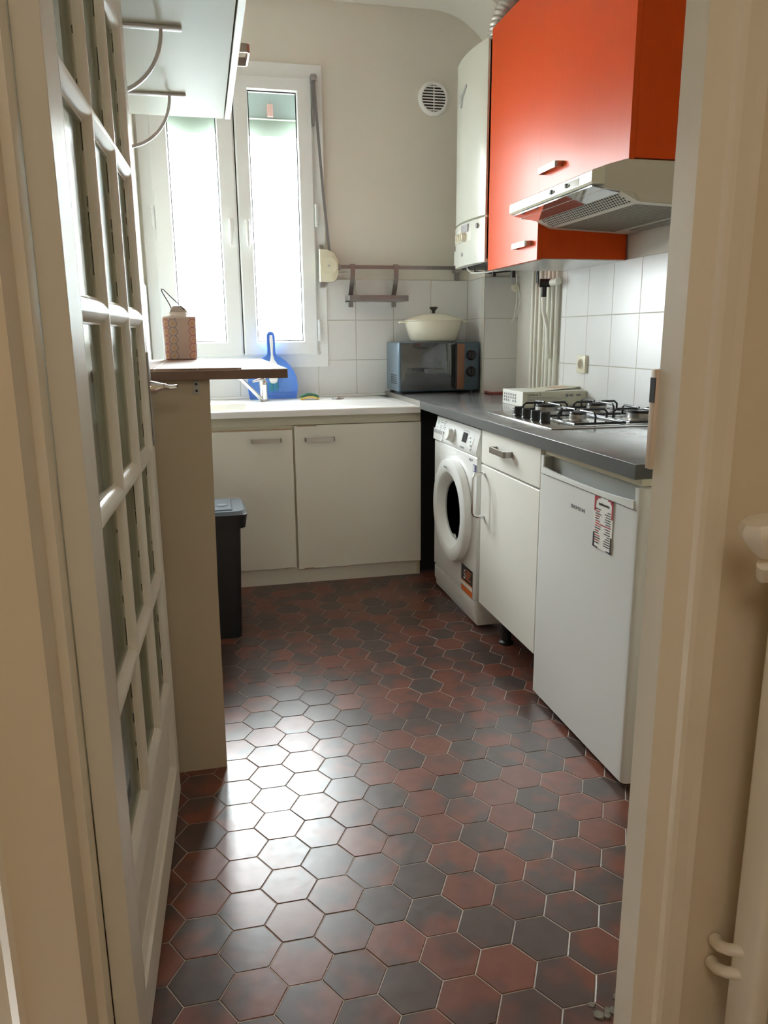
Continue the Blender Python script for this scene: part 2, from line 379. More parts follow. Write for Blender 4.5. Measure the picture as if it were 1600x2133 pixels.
# partition with the doorway, hall shell
struct('wall_front', MB().box(-1.3,-.215,.975,1.06,0,3).box(.70,1.85,.975,1.06,0,3).box(-.215,.70,.975,1.06,2.09,3), HALLW)
struct('wall_hall', MB().box(-1.4,-1.3,-2.2,1.06,0,2.7).box(.98,1.08,-2.2,.975,0,2.7).box(-1.4,1.08,-2.3,-2.2,0,2.7), HALLW)
struct('ceiling', MB().box(-1.4,1.08,-2.3,.975,2.62,2.7), HALLW)
# tiles
struct('wall_back_tiles', MB().box(.675,1.548,YB-.008,YB,.86,1.523).box(XL,.675,YB-.008,YB,.86,1.06), TB)['kind'] = 'structure'
struct('wall_right_tiles', MB().box(XR-.008,XR,1.07,3.495,.86,1.508), TR)
struct('wall_left_tiles', MB().box(XL,XL+.008,3.05,YB-.008,.86,1.48), TL)
struct('trim_5', MB().prism([(1.498,4.04),(1.6949,4.04),(1.6949,YB-.009),(1.53,YB-.009)], .902, 1.52, 'z'), TP)   # tiled pipe boxing
struct('trim_6', MB().prism([(1.500,4.045),(1.6949,4.045),(1.6949,YB-.001),(1.532,YB-.001)], 1.52, 1.56, 'z'), WALL)

# right jamb: stop, rebate and architrave facing the hall
JT = 2.06
rj = MB()
rj.prism([(.642,.957),(.642,1.003),(.690,1.003),(.690,1.07),(.74,1.07),(.74,.957)], 0, JT)
arch = [(.642,.957),(.642,.951),(.680,.949),(.684,.941),(.693,.940),(.697,.950),(.722,.953),(.727,.962),(.729,.976),(.70,.976)]
rj.prism(arch, 0, JT+.08)
tr1 = struct('trim_1', rj, JAMB, sharp=25)
kp = MB().box(.6372,.690,1.0035,1.0175,1.022,1.168,.001); lk = part('lock_keep', kp, KEEP, tr1, 'pinkish painted lock keep on the jamb')
part('latch_slot', MB().box(.6362,.6374,1.0037,1.0165,1.120,1.156), INK, lk, 'black slot for the latch')
lj = MB()
lj.prism([(-.202,1.10),(-.202,1.052),(-.245,1.050),(-.250,1.042),(-.262,1.041),(-.266,1.049),(-.31,1.046),(-.34,1.03),(-.345,.99),(-.3,.97),(-.26,1.0),(-.26,1.10)], 0, JT+.08)
tr2 = struct('trim_2', lj, JAMB, sharp=25)
struct('trim_7', MB().box(-.26,.70,1.0,1.07,2.065,2.12), JAMB)

# --- window
win = bpy.data.objects.new('window_1', None); COL.objects.link(win); win.location = (.225, YB, 1.05); win['kind'] = 'structure'
def ringprism(mb, o, i, y0, y1, mi=0, yo=None, yi=None):
    # rectangular ring o=(x0,x1,z0,z1) outer, i inner; front faces at y0 (or yo/yi), back y1
    yo = y0 if yo is None else yo; yi = y0 if yi is None else yi
    def c(r): return [(r[0],r[2]),(r[1],r[2]),(r[1],r[3]),(r[0],r[3])]
    vs = [(x,yo,z) for x,z in c(o)] + [(x,yi,z) for x,z in c(i)] + [(x,y1,z) for x,z in c(o)] + [(x,y1,z) for x,z in c(i)]
    fs = []
    for k in range(4):
        j = (k+1) % 4; fs += [(k,j,4+j,4+k), (8+k,12+k,12+j,8+j), (k,8+k,8+j,j), (4+k,4+j,12+j,12+k)]
    return mb.add(vs, fs, mi)
cas = MB(); ringprism(cas, (-.255,.697,1.047,2.592), (-.20,.647,1.108,2.53), 0, YB+.02, yo=YB-.016, yi=YB-.004)
ringprism(cas, (-.21,.66,1.10,2.54), (-.185,.632,1.125,2.515), YB-.004, YB+.07)
part('window_frame', cas, PVC, win)
SZ0, SZ1 = 1.112, 2.528
def sash(x0, x1, g0, g1, gz0, gz1):
    f = MB(); ringprism(f, (x0,x1,SZ0,SZ1), (x0+.008,x1-.008,SZ0+.008,SZ1-.008), 0, YB+.04, yo=YB-.020, yi=YB-.026)
    ringprism(f, (x0+.008,x1-.008,SZ0+.008,SZ1-.008), (g0,g1,gz0,gz1), 0, YB+.04, yo=YB-.026, yi=YB-.024)
    ringprism(f, (g0,g1,gz0,gz1), (g0+.007,g1-.007,gz0+.007,gz1-.007), 0, YB+.03, yo=YB-.024, yi=YB-.010)
    sh = part('sash', f, PVC, win)
    b = MB(); ringprism(b, (g0+.007,g1-.007,gz0+.007,gz1-.007), (g0+.011,g1-.011,gz0+.011,gz1-.011), YB-.009, YB+.0); part('glazing_seal', b, PUTTY_SHADE, sh)
    part('pane', MB().box(g0+.004,g1-.004,YB-.003,YB+.001,gz0+.004,gz1-.004), GLASS, sh)
    return sh
part('gap_shade', MB().box(.2265,.2345,YB+.0,YB+.035,SZ0,SZ1), PUTTY_SHADE, win, 'black strip standing in for the shade between the two sashes')  # black strip paints the darkness of the gap between the sashes
part('gap_light_stop', MB().box(.20,.26,YB+.036,YB+.06,SZ0-.01,SZ1+.01).box(-.205,-.19,YB+.036,YB+.06,SZ0-.01,SZ1+.01).box(.638,.655,YB+.036,YB+.06,SZ0-.01,SZ1+.01), PVC, win)  # unseen posts added to stop daylight leaking through the sash gaps
s1 = sash(-.197,.2275,-.113,.146,1.184,2.470); s2 = sash(.2335,.643,.302,.567,1.184,2.464)
def whandle(x, sh):
    h = MB().box(x-.012,x+.012,YB-.034,YB-.026,1.755,1.825,.003); h.tube([(x,YB-.03,1.81),(x,YB-.055,1.81)],.008)
    h.tube([(x,YB-.055,1.818),(x,YB-.062,1.80),(x,YB-.062,1.70),(x,YB-.060,1.685)],[.009,.010,.009,.007],flat=.8); part('window_handle', h, WHITE, sh)
whandle(.190, s1); whandle(.277, s2)
def whinge(x, z, sh):
    h = MB().tube([(x,YB-.032,z-.045),(x,YB-.032,z+.045)],.0085,12)
    h.tube([(x,YB-.032,z-.058),(x,YB-.032,z-.046)],.0095,12).tube([(x,YB-.032,z+.046),(x,YB-.032,z+.058)],.0095,12); part('hinge', h, PVC, sh)
for z in (2.40,1.85,1.245): whinge(.650,z,s2)
whinge(-.203,1.82,s1)
# shutter box lip seen through the panes, with its little pull tag
sb = thing('roller_shutter', 'grey roller shutter box with pale slat behind the top of the window panes', 'shutter', (.22,YB+.1,2.25))
part('box', MB().box(-.215,.665,YB+.09,YB+.14,2.352,2.60), SHUT, sb); part('slat', MB().box(-.215,.665,YB+.11,YB+.12,2.268,2.36,.002).box(-.215,.665,YB+.085,YB+.125,2.348,2.356), SHUT2, sb, 'pale bottom slat')
part('pull_tag', MB().box(.417,.447,YB+.078,YB+.09,2.358,2.420,.002).tube([(.432,YB+.084,2.420),(.432,YB+.084,2.437)],.0015), PINKT, sb, 'small pink pull tag')
# window sill outside + house across the street
struct('trim_8', MB().box(-.3,.75,YB+.07,YB+.30,1.06,1.10), STONE)
bd = thing('apartment_building', 'pale building facade across the street, washed out behind the window', 'building', (0,22,-6))
part('facade', MB().box(-9,9,22,24,-8,6.2), STONE, bd)
for a in range(-3, 4):
    for b_ in range(-1, 3):
        x = a*2.4 + .5; z = b_*2.6 - 1.2
        w = part('window', MB().box(x-.5,x+.5,21.94,22,z,z+1.5), mat('pale_pane', (.45,.62,.66), .3) if 'pale_pane' not in bpy.data.materials else bpy.data.materials['pale_pane'], bd)

# ================================================================== DOOR (glazed, standing open)
door = bpy.data.objects.new('door_1', None); COL.objects.link(door); door.location = (-.165,1.10,0); door.rotation_euler = (0,0,-math.atan(.045)); door['kind'] = 'structure'
DL, DH, DT = .862, 2.045, .036
ycr = [.085,.332,.580,.815]; zcr = [.338,.632,.945,1.262,1.578,1.875]
leaf = MB()
leaf.box(-DT,0,0,ycr[0],.008,DH,.0012,seg=1).box(-DT,0,ycr[-1],DL,.008,DH,.0012,seg=1)
leaf.box(-DT,0,ycr[0],ycr[-1],zcr[-1],DH).box(-DT,0,ycr[0],ycr[-1],.008,.098)
leaf.box(-DT,0,ycr[0],ycr[-1],.290,zcr[0])
# lower recessed panel with sloping surround
def pane_ring(mb, y0, y1, z0, z1, prof, sx=1):
    # prof: list of (inset, x)
    def c(i): return [(y0+i,z0+i),(y1-i,z0+i),(y1-i,z1-i),(y0+i,z1-i)]
    vs = []; fs = []
    for i, x in prof: vs += [(x,y,z) for y,z in c(i)]
    for q in range(len(prof)-1):
        for k in range(4):
            j = (k+1) % 4; fs.append((q*4+k,q*4+j,q*4+4+j,q*4+4+k))
    return mb.add(vs, fs)
pane_ring(leaf, ycr[0], ycr[-1], .098, .290, [(0,0),(.004,.0),(.008,-.006),(.020,-.013),(.022,-.016)])
leaf.box(-DT+.012,-.016,ycr[0]+.02,ycr[-1]-.02,.118,.270)
pane_ring(leaf, ycr[0], ycr[-1], .098, .290, [(0,-DT),(.02,-DT+.012)])
OG = [(.0035,0),(.007,-.0015),(.012,-.004),(.017,-.009),(.019,-.0135),(.022,-.014)]
for a in range(3):
    for b_ in range(5):
        y0,y1,z0,z1 = ycr[a],ycr[a+1],zcr[b_],zcr[b_+1]
        pane_ring(leaf, y0,y1,z0,z1, [(0,0)]+OG); pane_ring(leaf, y0,y1,z0,z1, [(0,-DT)]+[(i,-DT-x) for i,x in OG]+[(.022,-.014)])
lf = part('leaf', leaf, DOORP, door, local=True, sharp=25)
for a in range(3):
    for b_ in range(5):
        y0,y1,z0,z1 = ycr[a]+.020,ycr[a+1]-.020,zcr[b_]+.020,zcr[b_+1]-.020
        pn = part('pane', MB().box(-.0195,-.0165,y0,y1,z0,z1), DPANE, door, local=True)
        g = MB()
        for k in range(4):       # broken line of old putty on the latch-side edge of the pane
            za = z0+.004+(z1-z0-.01)*(k+random.uniform(0,.7))/4; zb = za+(z1-z0)*random.uniform(.02,.20)
            g.box(-.0164,-.0152,y1-.0030,y1-.0021,za,min(zb,z1-.003))
        if a == 2 or random.random() < .5: part('putty_line', g, PUTTY_SHADE, pn, 'cracked dark putty line', local=True)
es = MB().box(0,.004,.828,.856,.962,1.185,.0015); esc = part('escutcheon', es, DSTEEL, door, 'long grey metal handle plate', local=True)
part('escutcheon', MB().box(-DT-.004,-DT,.828,.856,.962,1.185,.0015), DSTEEL, door, local=True)
hd = MB().tube([(.004,.842,1.100),(.012,.842,1.100),(.022,.842,1.102),(.034,.842,1.103)],[.017,.016,.011,.007],14)
hd.tube([(.034,.842,1.103),(.046,.843,1.100),(.058,.850,1.100),(.062,.872,1.102)],[.008,.006,.006,.005],12)
part('handle', hd, CHROME, door, 'small chrome lever handle', local=True)
for z in (.25,1.05,1.85):
    part('hinge', MB().tube([(-.004,-.006,z-.05),(-.004,-.006,z+.05)],.006,10), DOORP, door, local=True) if z < 0 else None

# ================================================================== BAR TABLE (left)
bt = thing('bar_table', 'high bar table with brown-edged top on a beige end panel, beside the open glazed door', 'table', (-.02,2.06,0))
part('tabletop', MB().box(XL+.002,.216,2.035,2.95,1.112,1.134,.001,seg=1), [BROWN], bt, 'brown wooden tabletop')
part('top_veneer', MB().box(XL+.003,.215,2.036,2.949,1.1335,1.1365), TOPW, bt, 'pale varnished upper face')
part('tile_mat', MB().box(XL+.002,.098,2.045,2.885,1.1365,1.1405,.0006,seg=1), BARMAT, bt, 'brown tiled inset with pale joints')
part('end_panel', MB().prism([(XL+.002,0),(.002,0),(.006,.55),(.016,1.112),(XL+.002,1.112)],2.06,2.082,'y'), PANEL, bt, 'beige laminate panel')
br = MB().box(-.026,-.010,2.0572,2.060,1.074,1.109,.0008); br.tube([(-.018,2.0562,1.100),(-.018,2.0572,1.100)],.0035,10,mi=1).tube([(-.018,2.0562,1.083),(-.018,2.0572,1.083)],.0035,10,mi=1)
part('bracket', br, [GREYP, INK], bt, 'small grey metal bracket plate')

# ceramic jar with wire handle
jx, jy, jz = -.070, 2.885, 1.1405
jr = thing('ceramic_jar', 'pink ceramic jar painted with chains of rings, wire handle, standing on the bar table', 'jar', (jx,jy,jz))
def sq_lathe(prof, n=40, pw=4.5):
    mb = MB(); vs = []; fs = []
    for r, z in prof:
        for k in range(n):
            a = 2*PI*k/n; c, s = math.cos(a), math.sin(a); q = (abs(c)**pw + abs(s)**pw)**(-1/pw)
            vs.append((r*q*c, r*q*s, z))
    for i in range(len(prof)-1):
        for k in range(n): fs.append((i*n+k,i*n+(k+1) % n,(i+1)*n+(k+1) % n,(i+1)*n+k))
    fs += [tuple(range(n))[::-1], tuple((len(prof)-1)*n+k for k in range(n))]
    return mb.add(vs, fs)
jb = sq_lathe([(.050,0),(.054,.003),(.0545,.01),(.056,.08),(.0585,.143),(.0575,.147),(.045,.150),(.030,.157),(.026,.163)])
ob = part('body', jb, JARM, jr, local=True)
nk = MB()
nk.prism([(-.034,.150),(-.028,.172),(-.018,.184),(.012,.184),(.026,.172),(.036,.152)], -.012, .004, 'y', bev=.003).prism([(-.038,.15),(-.030,.170),(-.02,.178),(-.006,.178),(-.004,.15)], .016,.026,'y', bev=.003)
part('neck', nk, mat('glazed_pale', (.60,.54,.50), .25), jr, 'pale glazed neck with ears', local=True)
part('wire_handle', MB().tube([(.020,-.012,.170),(.004,-.012,.188),(-.030,-.010,.222),(-.046,-.006,.239),(-.054,.002,.241),(-.052,.010,.232),(-.030,.020,.190),(-.024,.022,.172)], .0016, 8), BLACKM, jr, 'thin black wire bail', local=True)

# ================================================================== UPPER LEFT CABINET (white) with hoops below
uc = thing('wall_cabinet', 'white wall cabinet hanging above the bar table at upper left', 'cabinet', (-.05,2.55,2.0))
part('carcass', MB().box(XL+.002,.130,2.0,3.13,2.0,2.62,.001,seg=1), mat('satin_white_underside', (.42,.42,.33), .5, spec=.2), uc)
dr = part('door', MB().box(.134,.154,2.0,3.128,1.998,2.62,.001,seg=1), CABW, uc)
hh = MB(); hh.strip([(.154,2.50,2.035),(.180,2.50,2.035),(.186,2.505,2.035),(.186,2.615,2.035),(.180,2.62,2.035),(.154,2.62,2.035)],.024,.005,(0,0,1)); part('handle', hh, STEEL, dr, 'brushed steel bow handle')
def hoop(y, group='grey hoops under the white cabinet', lab=''):
    t = thing('hanging_hoop', lab, 'hoop', (-.13,y,2.0), group=group)
    part('bar', MB().box(-.26,.0,y-.012,y+.012,1.992,2.0,.003), HOOPM, t)
    part('hoop', MB().strip([(-.215+.162*math.cos(a), y, 1.995-.165*math.sin(a)) for a in [PI*k/28 for k in range(29)]],.012,.009,(0,1,0)), HOOPM, t)
hoop(2.28, lab='grey metal hoop under the white wall cabinet, nearest the camera'); hoop(2.86, lab='grey metal hoop under the white wall cabinet, nearer the window')

# ================================================================== SINK RUN
SX0, SX1, SY = XL+.002, 1.045, 3.70
rot = 0
sc_ = thing('sink_cabinet', 'cream sink base cabinet with two doors under the window', 'cabinet', (.4,SY,0))
part('carcass', MB().box(SX0,.93,SY,YB-.01,.086,.80).box(SX1-.018,SX1,SY-.001,YB-.01,.0,.845), APRON, sc_)
part('rail', MB().box(SX0,SX1-.001,SY-.012,SY+.01,.800,.845,.001,seg=1), APRON, sc_, 'stained cream top rail')
part('plinth', MB().box(SX0,SX1-.018,SY+.004,SY+.02,0,.083), CABS, sc_, 'grey plinth')
def chipped(x0, x1, z0, z1, y):   # door front with chipped lower and upper edge
    n = 40; pts = [(x0,z0)]
    for k in range(1,n): pts.append((x0+(x1-x0)*k/n, z0 + (random.uniform(0,.003) if random.random() < .6 else 0)))
    pts += [(x1,z0),(x1,z1),(x0,z1)]
    return pts
d1 = part('door', MB().prism(chipped(SX0,.402,.090,.785,SY), SY-.020, SY-.001, 'y', bev=.0008, seg=1), CABS, sc_)
d2 = part('door', MB().prism(chipped(.412,SX1-.002,.080,.797,SY), SY-.024, SY-.004, 'y', bev=.0008, seg=1), CABS, sc_)
part('worn_edge', MB().box(SX0,.40,SY-.0212,SY-.019,.779,.785), CABE, d1, 'bare worn top edge')
part('worn_edge', MB().box(.44,.49,SY-.0252,SY-.023,.081,.085), CABE, d2, 'bare chipped lower edge')
part('worn_edge', MB().box(.425,.52,SY-.0252,SY-.023,.792,.7968), CABE, d2, 'bare worn edge')
def bow(mb, x0, x1, y, z, h=.018, out=.026):
    return mb.strip([(x0,y,z),(x0,y-out+.005,z),(x0+.005,y-out,z),(x1-.005,y-out,z),(x1,y-out+.005,z),(x1,y,z)],h,.004,(0,0,1))
part('handle', bow(MB(), .205,.345,SY-.020,.732), STEEL, d1, 'brushed steel bow handle')
part('handle', bow(MB(), .462,.602,SY-.024,.730), STEEL, d2, 'brushed steel bow handle')
# sink top with basin (left) and drainer (right)
st = MB(); Z = .877
def plate_with_holes(mb, xs, ys, z, holes):
    for i in range(len(xs)-1):
        for j in range(len(ys)-1):
            if (i,j) in holes: continue
            mb.add([(xs[i],ys[j],z),(xs[i+1],ys[j],z),(xs[i+1],ys[j+1],z),(xs[i],ys[j+1],z)],[(0,1,2,3)])
SX1 = 1.029
xs = [SX0,-.20,.22,.36,.975,SX1]; ys = [3.640,3.700,4.13,YB-.01]
plate_with_holes(st, xs, ys, Z, {(1,1),(3,1)})
def basin(mb, x0,x1,y0,y1,z,d,ins):
    t = [(x0,y0,z),(x1,y0,z),(x1,y1,z),(x0,y1,z)]; m_ = [(x0+.006,y0+.006,z-.004),(x1-.006,y0+.006,z-.004),(x1-.006,y1-.006,z-.004),(x0+.006,y1-.006,z-.004)]
    b = [(x0+ins,y0+ins,z-d),(x1-ins,y0+ins,z-d),(x1-ins,y1-ins,z-d),(x0+ins,y1-ins,z-d)]
    fs = [(k,(k+1) % 4,4+(k+1) % 4,4+k) for k in range(4)] + [(4+k,4+(k+1) % 4,8+(k+1) % 4,8+k) for k in range(4)] + [(8,9,10,11)]
    mb.add(t+m_+b, fs)
basin(st,-.20,.22,3.70,4.13,Z,.15,.05); basin(st,.36,.975,3.70,4.13,Z,.008,.02)
st.add([(SX0,3.640,Z),(SX1,3.640,Z),(SX1,3.636,Z-.004),(SX0,3.636,Z-.004),(SX1,3.636,Z-.030),(SX0,3.636,Z-.030),(SX1,YB-.01,Z-.030),(SX1,YB-.01,Z),(SX0,3.72,Z-.030),(SX1,3.72,Z-.030)],
       [(0,1,2,3),(3,2,4,5),(1,7,6,4,2),(5,4,9,8)])
st.box(SX0,SX1,YB-.028,YB-.0085,Z,Z+.014,.004)
single('kitchen_sink', st, SINKM, 'white resin sink top with drainer on the cream cabinet under the window', 'sink', (.4,4.0,.86))
fc = thing('kitchen_tap', 'chrome mixer tap behind the sink in front of the blue dustpan', 'tap', (.313,4.20,Z))
part('body', MB().lathe([(.024,0),(.026,.004),(.021,.010),(.0205,.075),(.022,.078),(.0225,.100),(.019,.108),(.010,.112)],24,M=Matrix.Translation((.313,4.20,Z))), CHROME, fc)
part('spout', MB().tube([(.300,4.185,.888),(.288,4.17,.900),(.24,4.12,.952),(.19,4.07,1.005),(.165,4.045,1.022),(.150,4.03,1.015)],[.011,.0105,.010,.010,.010,.011],14), CHROME, fc)
part('lever', MB().tube([(.320,4.20,.985),(.308,4.19,.991),(.285,4.175,.990),(.255,4.16,.983)],[.014,.011,.007,.005],12,flat=.6), CHROME, fc)
SX1 = 1.045
# dustpan and brush leaning on the tiles
dp = thing('dustpan', 'blue plastic dustpan with long handle standing on edge against the tiles', 'dustpan', (.372,4.33,.878))
out = []
w_ = [(0,.128),(.02,.133),(.07,.138),(.11,.134),(.15,.118),(.18,.098),(.205,.074),(.222,.050),(.232,.030),(.245,.0215),(.28,.020),(.34,.021),(.352,.016),(.360,.008)]
right = [(.372+a, .880+z) for z, a in w_]; left = [(.372-a*(.97), .880+z) for z, a in reversed(w_)]
out = right + left
part('pan', MB().prism(out, 4.330, 4.336, 'y'), BLUE, dp)
rim = MB(); N_ = len(out)
rim.strip([(x,4.322,z) for x,z in out]+[(out[0][0],4.322,out[0][1])],.022,.004,(0,1,0)); part('rim', rim, BLUE, dp)
part('step', MB().box(.26,.485,4.322,4.331,.905,.912,.002), BLUE, dp)
bs = thing('hand_brush', 'white hand brush with teal bristles hanging in front of the blue dustpan', 'brush', (.375,4.30,.98))
hb = MB(); hb.prism([(.365,1.222),(.379,1.222),(.382,1.19),(.379,1.12),(.386,1.09),(.400,1.07),(.400,1.055),(.352,1.055),(.352,1.07),(.364,1.09),(.369,1.12),(.364,1.19)],4.292,4.306,'y',bev=.003)
hb.prism([(.352,1.055),(.400,1.055),(.402,1.0),(.398,.975),(.388,.964),(.366,.964),(.356,.975),(.352,1.0)],4.290,4.310,'y',bev=.004); part('handle', hb, WHITE, bs)
bb = MB()
for k in range(46):
    x = .356+.042*random.random(); y = 4.294+.012*random.random(); sx = (x-.377)*.35
    bb.tube([(x,y,.985),(x+sx,y-random.uniform(0,.006),.915+random.uniform(0,.02))],.0012,5)
o = part('bristles', bb, TEAL, bs); o['kind'] = 'stuff'
sg = thing('sponge', 'yellow and green kitchen sponge on the sink ledge beside the dustpan', 'sponge', (.565,4.22,Z))
arc = lambda z0, z1: [(.515+.095*k/10, z0+.010*math.sin(PI*k/10)) for k in range(11)] + [(.610-.095*k/10, z1+.010*math.sin(PI*k/10)) for k in range(11)]
part('foam', MB().prism(arc(.878,.890), 4.19, 4.25, 'y'), SPY, sg); 
gr = MB()
for k in range(12):
    x = .515+.09*k/11; gr.box(x-.006,x+.007,4.188,4.252,.889+.010*math.sin(PI*k/11)+random.uniform(-.001,.001),.897+.010*math.sin(PI*k/11)+random.uniform(0,.006),.002)
part('scourer', gr, SPG, sg, 'ragged green scouring side')
single('drain_plug', MB().lathe([(.030,0),(.034,.002),(.032,.006),(.018,.009),(.010,.009),(.009,.013),(.004,.014)],28,M=Matrix.Translation((.716,4.20,Z)),sy=.9), STEEL, 'round grey metal drain plug lying on the sink ledge', 'plug', (.716,4.20,Z))

# ================================================================== BIN
bn = thing('waste_bin', 'black waste bin with pale glossy lid behind the bar table panel', 'bin', (0.0,3.14,0))
bb = MB(); prof = lambda q, z: [(q[0],q[2],z),(q[1],q[2],z),(q[1],q[3],z),(q[0],q[3],z)]
def taper(mb, a, b, z0, z1, bev):
    bmm = bmesh.new(); v = [bmm.verts.new(p) for p in prof(a,z0)] + [bmm.verts.new(p) for p in prof(b,z1)]
    bmm.faces.new(v[3::-1]); bmm.faces.new(v[4:])
    for k in range(4): bmm.faces.new([v[k],v[(k+1) % 4],v[4+(k+1) % 4],v[4+k]])
    bmesh.ops.bevel(bmm, geom=[e for e in bmm.edges if abs(e.verts[0].co.z-e.verts[1].co.z) > .01], offset=bev, segments=5, affect='EDGES', profile=.5)
    return mb.bm(bmm)
part('body', taper(MB(), (-.13,.095,3.045,3.26), (-.145,.112,3.03,3.28), 0, .475, .025), BLACKP, bn)
part('rim', taper(MB(), (-.155,.132,3.018,3.292), (-.158,.140,3.012,3.298), .472, .528, .035), BLACKP, bn)
lid = part('lid', taper(taper(MB(), (-.158,.140,3.012,3.298), (-.146,.128,3.022,3.288), .528, .542, .035), (-.135,.085,3.040,3.270), (-.132,.080,3.045,3.265), .541, .5465, .02), mat('grey_blue_gloss', (.16,.20,.24), .16), bn, 'glossy grey-blue swing lid')
part('lid_button', MB().lathe([(.020,0),(.022,.001),(.021,.0025),(.0,.003)],28,M=Matrix.Translation((.045,3.13,.5463))), mat('grey_blue_gloss2', (.20,.24,.28), .2), lid)

# ================================================================== RIGHT RUN
ZT = .902
wt = MB().prism([(1.03,1.684),(XR-.009,1.684),(XR-.009,YB-.009),(1.03,YB-.009)], ZT-.038, ZT, 'z', bev=.0012, seg=2)
wko = single('worktop', wt, WORKTOP, 'grey stone-effect worktop running along the right wall', 'worktop', (1.36,3.0,ZT-.038))
part('shaded_edge', MB().box(1.0285,1.0302,1.6835,YB-.009,ZT-.038,ZT-.0008).box(1.0285,XR-.009,1.6825,1.6842,ZT-.038,ZT-.0008), mat('shaded_edge_grey', (.085,.087,.085), .4, var=.08, vscale=60), wko, 'front edge coloured darker grey for its shade')  # edges coloured darker to set a shaded edge against the lit top
single('worktop_trim', MB().box(1.0265,1.0295,3.64,YB-.009,ZT-.038,ZT+.0005), STEEL, 'thin metal end strip where the grey worktop meets the sink', 'strip', (1.028,4.0,ZT-.02))
single('corner_shade_board', MB().box(SX1+.004,1.66,3.75,3.76,0,.855), DARK, 'black board standing in for the shade in the corner between sink cabinet and washing machine', 'board', (1.3,3.755,0))  # added black sheet, paints the shade of the open corner gap

# washing machine
wm = thing('washing_machine', 'white front-loading washing machine under the grey worktop', 'washing machine', (1.34,3.19,0))
WY0, WY1 = 2.888, 3.482; WF = 1.055
part('casing', MB().box(WF+.012,1.62,WY0,WY1,.015,.846,.006), mat('washer_side', (.80,.80,.77), .4), wm)
part('front', MB().box(WF,WF+.03,WY0,WY1,.125,.735,.008,seg=3), WHITE, wm)
part('kick_panel', MB().prism([(WF+.002,.122),(WF+.002,.06),(WF+.022,.012),(WF+.10,.012),(WF+.10,.122)],WY0+.002,WY1-.002,'y',bev=.012,seg=4), WHITE, wm)
cp = MB().prism([(WF-.002,.738),(WF-.006,.752),(WF-.002,.775),(WF+.016,.846),(WF+.06,.846),(WF+.06,.738)],WY0,WY1,'y',bev=.004,seg=2)
cpo = part('control_panel', cp, WHITE, wm)
# panel local frame (slanted face from (WF-.002,.775) to (WF+.016,.846))
sl = Vector((.018,0,.071)).normalized()
def PF(y, h): return Vector((WF-.0025,y,.775)) + sl*h     # point on the slanted face
def pm(y, h): return frameM(PF(y,h) - Vector((.0012,0,0)), (0,-1,0), sl)
dt = MB().prism([(0,0),(.125,0),(.140,.010),(.140,.050),(0,.050)],-.0015,.001,'z',M=frameM((WF-.006,WY1-.004,.741),(0,-1,0),(.06,0,1)))
dw = part('detergent_drawer', dt, WHITE, cpo); part('drawer_recess', MB().box(-.0,.125,.030,.047,-.001,.0022,M=frameM((WF-.006,WY1-.006,.741),(0,-1,0),(.06,0,1))), mat('recess_grey', (.38,.38,.37), .5), dw, 'grey finger recess')
kn = MB().lathe([(.031,0),(.031,.006),(.027,.009),(.026,.026),(.023,.030),(0,.031)],32,M=frameM(PF(3.205,.012),(0,-1,0),sl)); part('programme_knob', kn, mat('knob_white', (.80,.80,.77), .3), cpo)
part('display', MB().box(0,.048,0,.040,0,.0018,M=pm(3.075,.003)), mat('display_black', (.03,.035,.045), .2), cpo, 'small black display')
for k in range(3): part('button', MB().box(0,.008,0,.006,0,.003,M=frameM((WF-.0065,3.085-.018*k,.752),(0,-1,0),(0,0,1))), GREYP, cpo)
for k in range(4): part('button', MB().box(0,.012,0,.006,0,.003,M=frameM((WF-.0055,2.965,.755+.016*k),(0,-1,0),(.2,0,1))), GREYP, cpo)
tx = MB()
for r_ in range(7):
    for c_ in range(3):
        if random.random() < .85: tx.box(0,random.uniform(.012,.032),0,.0022,0,.0012,M=pm(3.445-.05*c_+.004,.058-.0085*r_))
for c_ in range(5): tx.box(0,.01,0,.0018,0,.0012,M=pm(3.085-.018*c_,.050))
part('printed_marks', tx, INKG, cpo)
dl = part('blue_drop', MB().prism([(.0,.0),(.008,-.008),(.016,.0),(.012,.012),(.008,.024),(.004,.012)],0,.0012,'z',M=pm(3.268,.0)).box(-.03,-.002,.008,.011,0,.0011,M=pm(3.268,.0)).box(-.028,-.002,.002,.004,0,.0011,M=pm(3.268,.0)), BLUEI, cpo, 'blue drop mark')
part('model_lettering', text_mb('5 kg  A+', .013, face_x((WF-.0008,2.985,.712))), INKG, wm)
# porthole door
DC = (WF, 3.158, .462); DM = frameM(DC, (0,-1,0), (0,0,1))
prt = part('porthole_door', MB().lathe([(.224,0),(.230,.006),(.230,.024),(.226,.033),(.216,.037),(.173,.037),(.166,.034),(.130,-.002),(.126,-.010),(.124,-.02)],72,M=DM), WHITE, wm)
part('seal_ring', MB().lathe([(.126,-.014),(.132,.001),(.129,.005),(.120,-.006),(.118,-.02)],64,M=DM), GREYP, prt, 'grey inner ring')
part('glass_bowl', MB().lathe([(.123,-.014),(.118,-.006),(.108,-.003),(.09,-.010),(.05,-.024),(.0,-.028)],64,M=DM), mat('porthole_glass', (.045,.055,.055), .08, spec=1.0, coat=1), prt, 'dark domed glass')
part('door_hook', MB().prism([(.130,.045),(.094,.004),(.106,-.014),(.088,-.068),(.105,-.088),(.130,-.07)],-.008,.006,'z',bev=.003,M=DM), WHITE, prt)
part('brand_lettering', text_mb('indesit', .017, face_x((WF-.0428,3.198,.462+.186))), INKG, prt)
part('door_latch', MB().box(-.012,.012,-.010,.006,-.002,.012,.002,M=frameM((WF,3.142,.352),(0,-1,0),(0,0,1))), CHROME, prt)
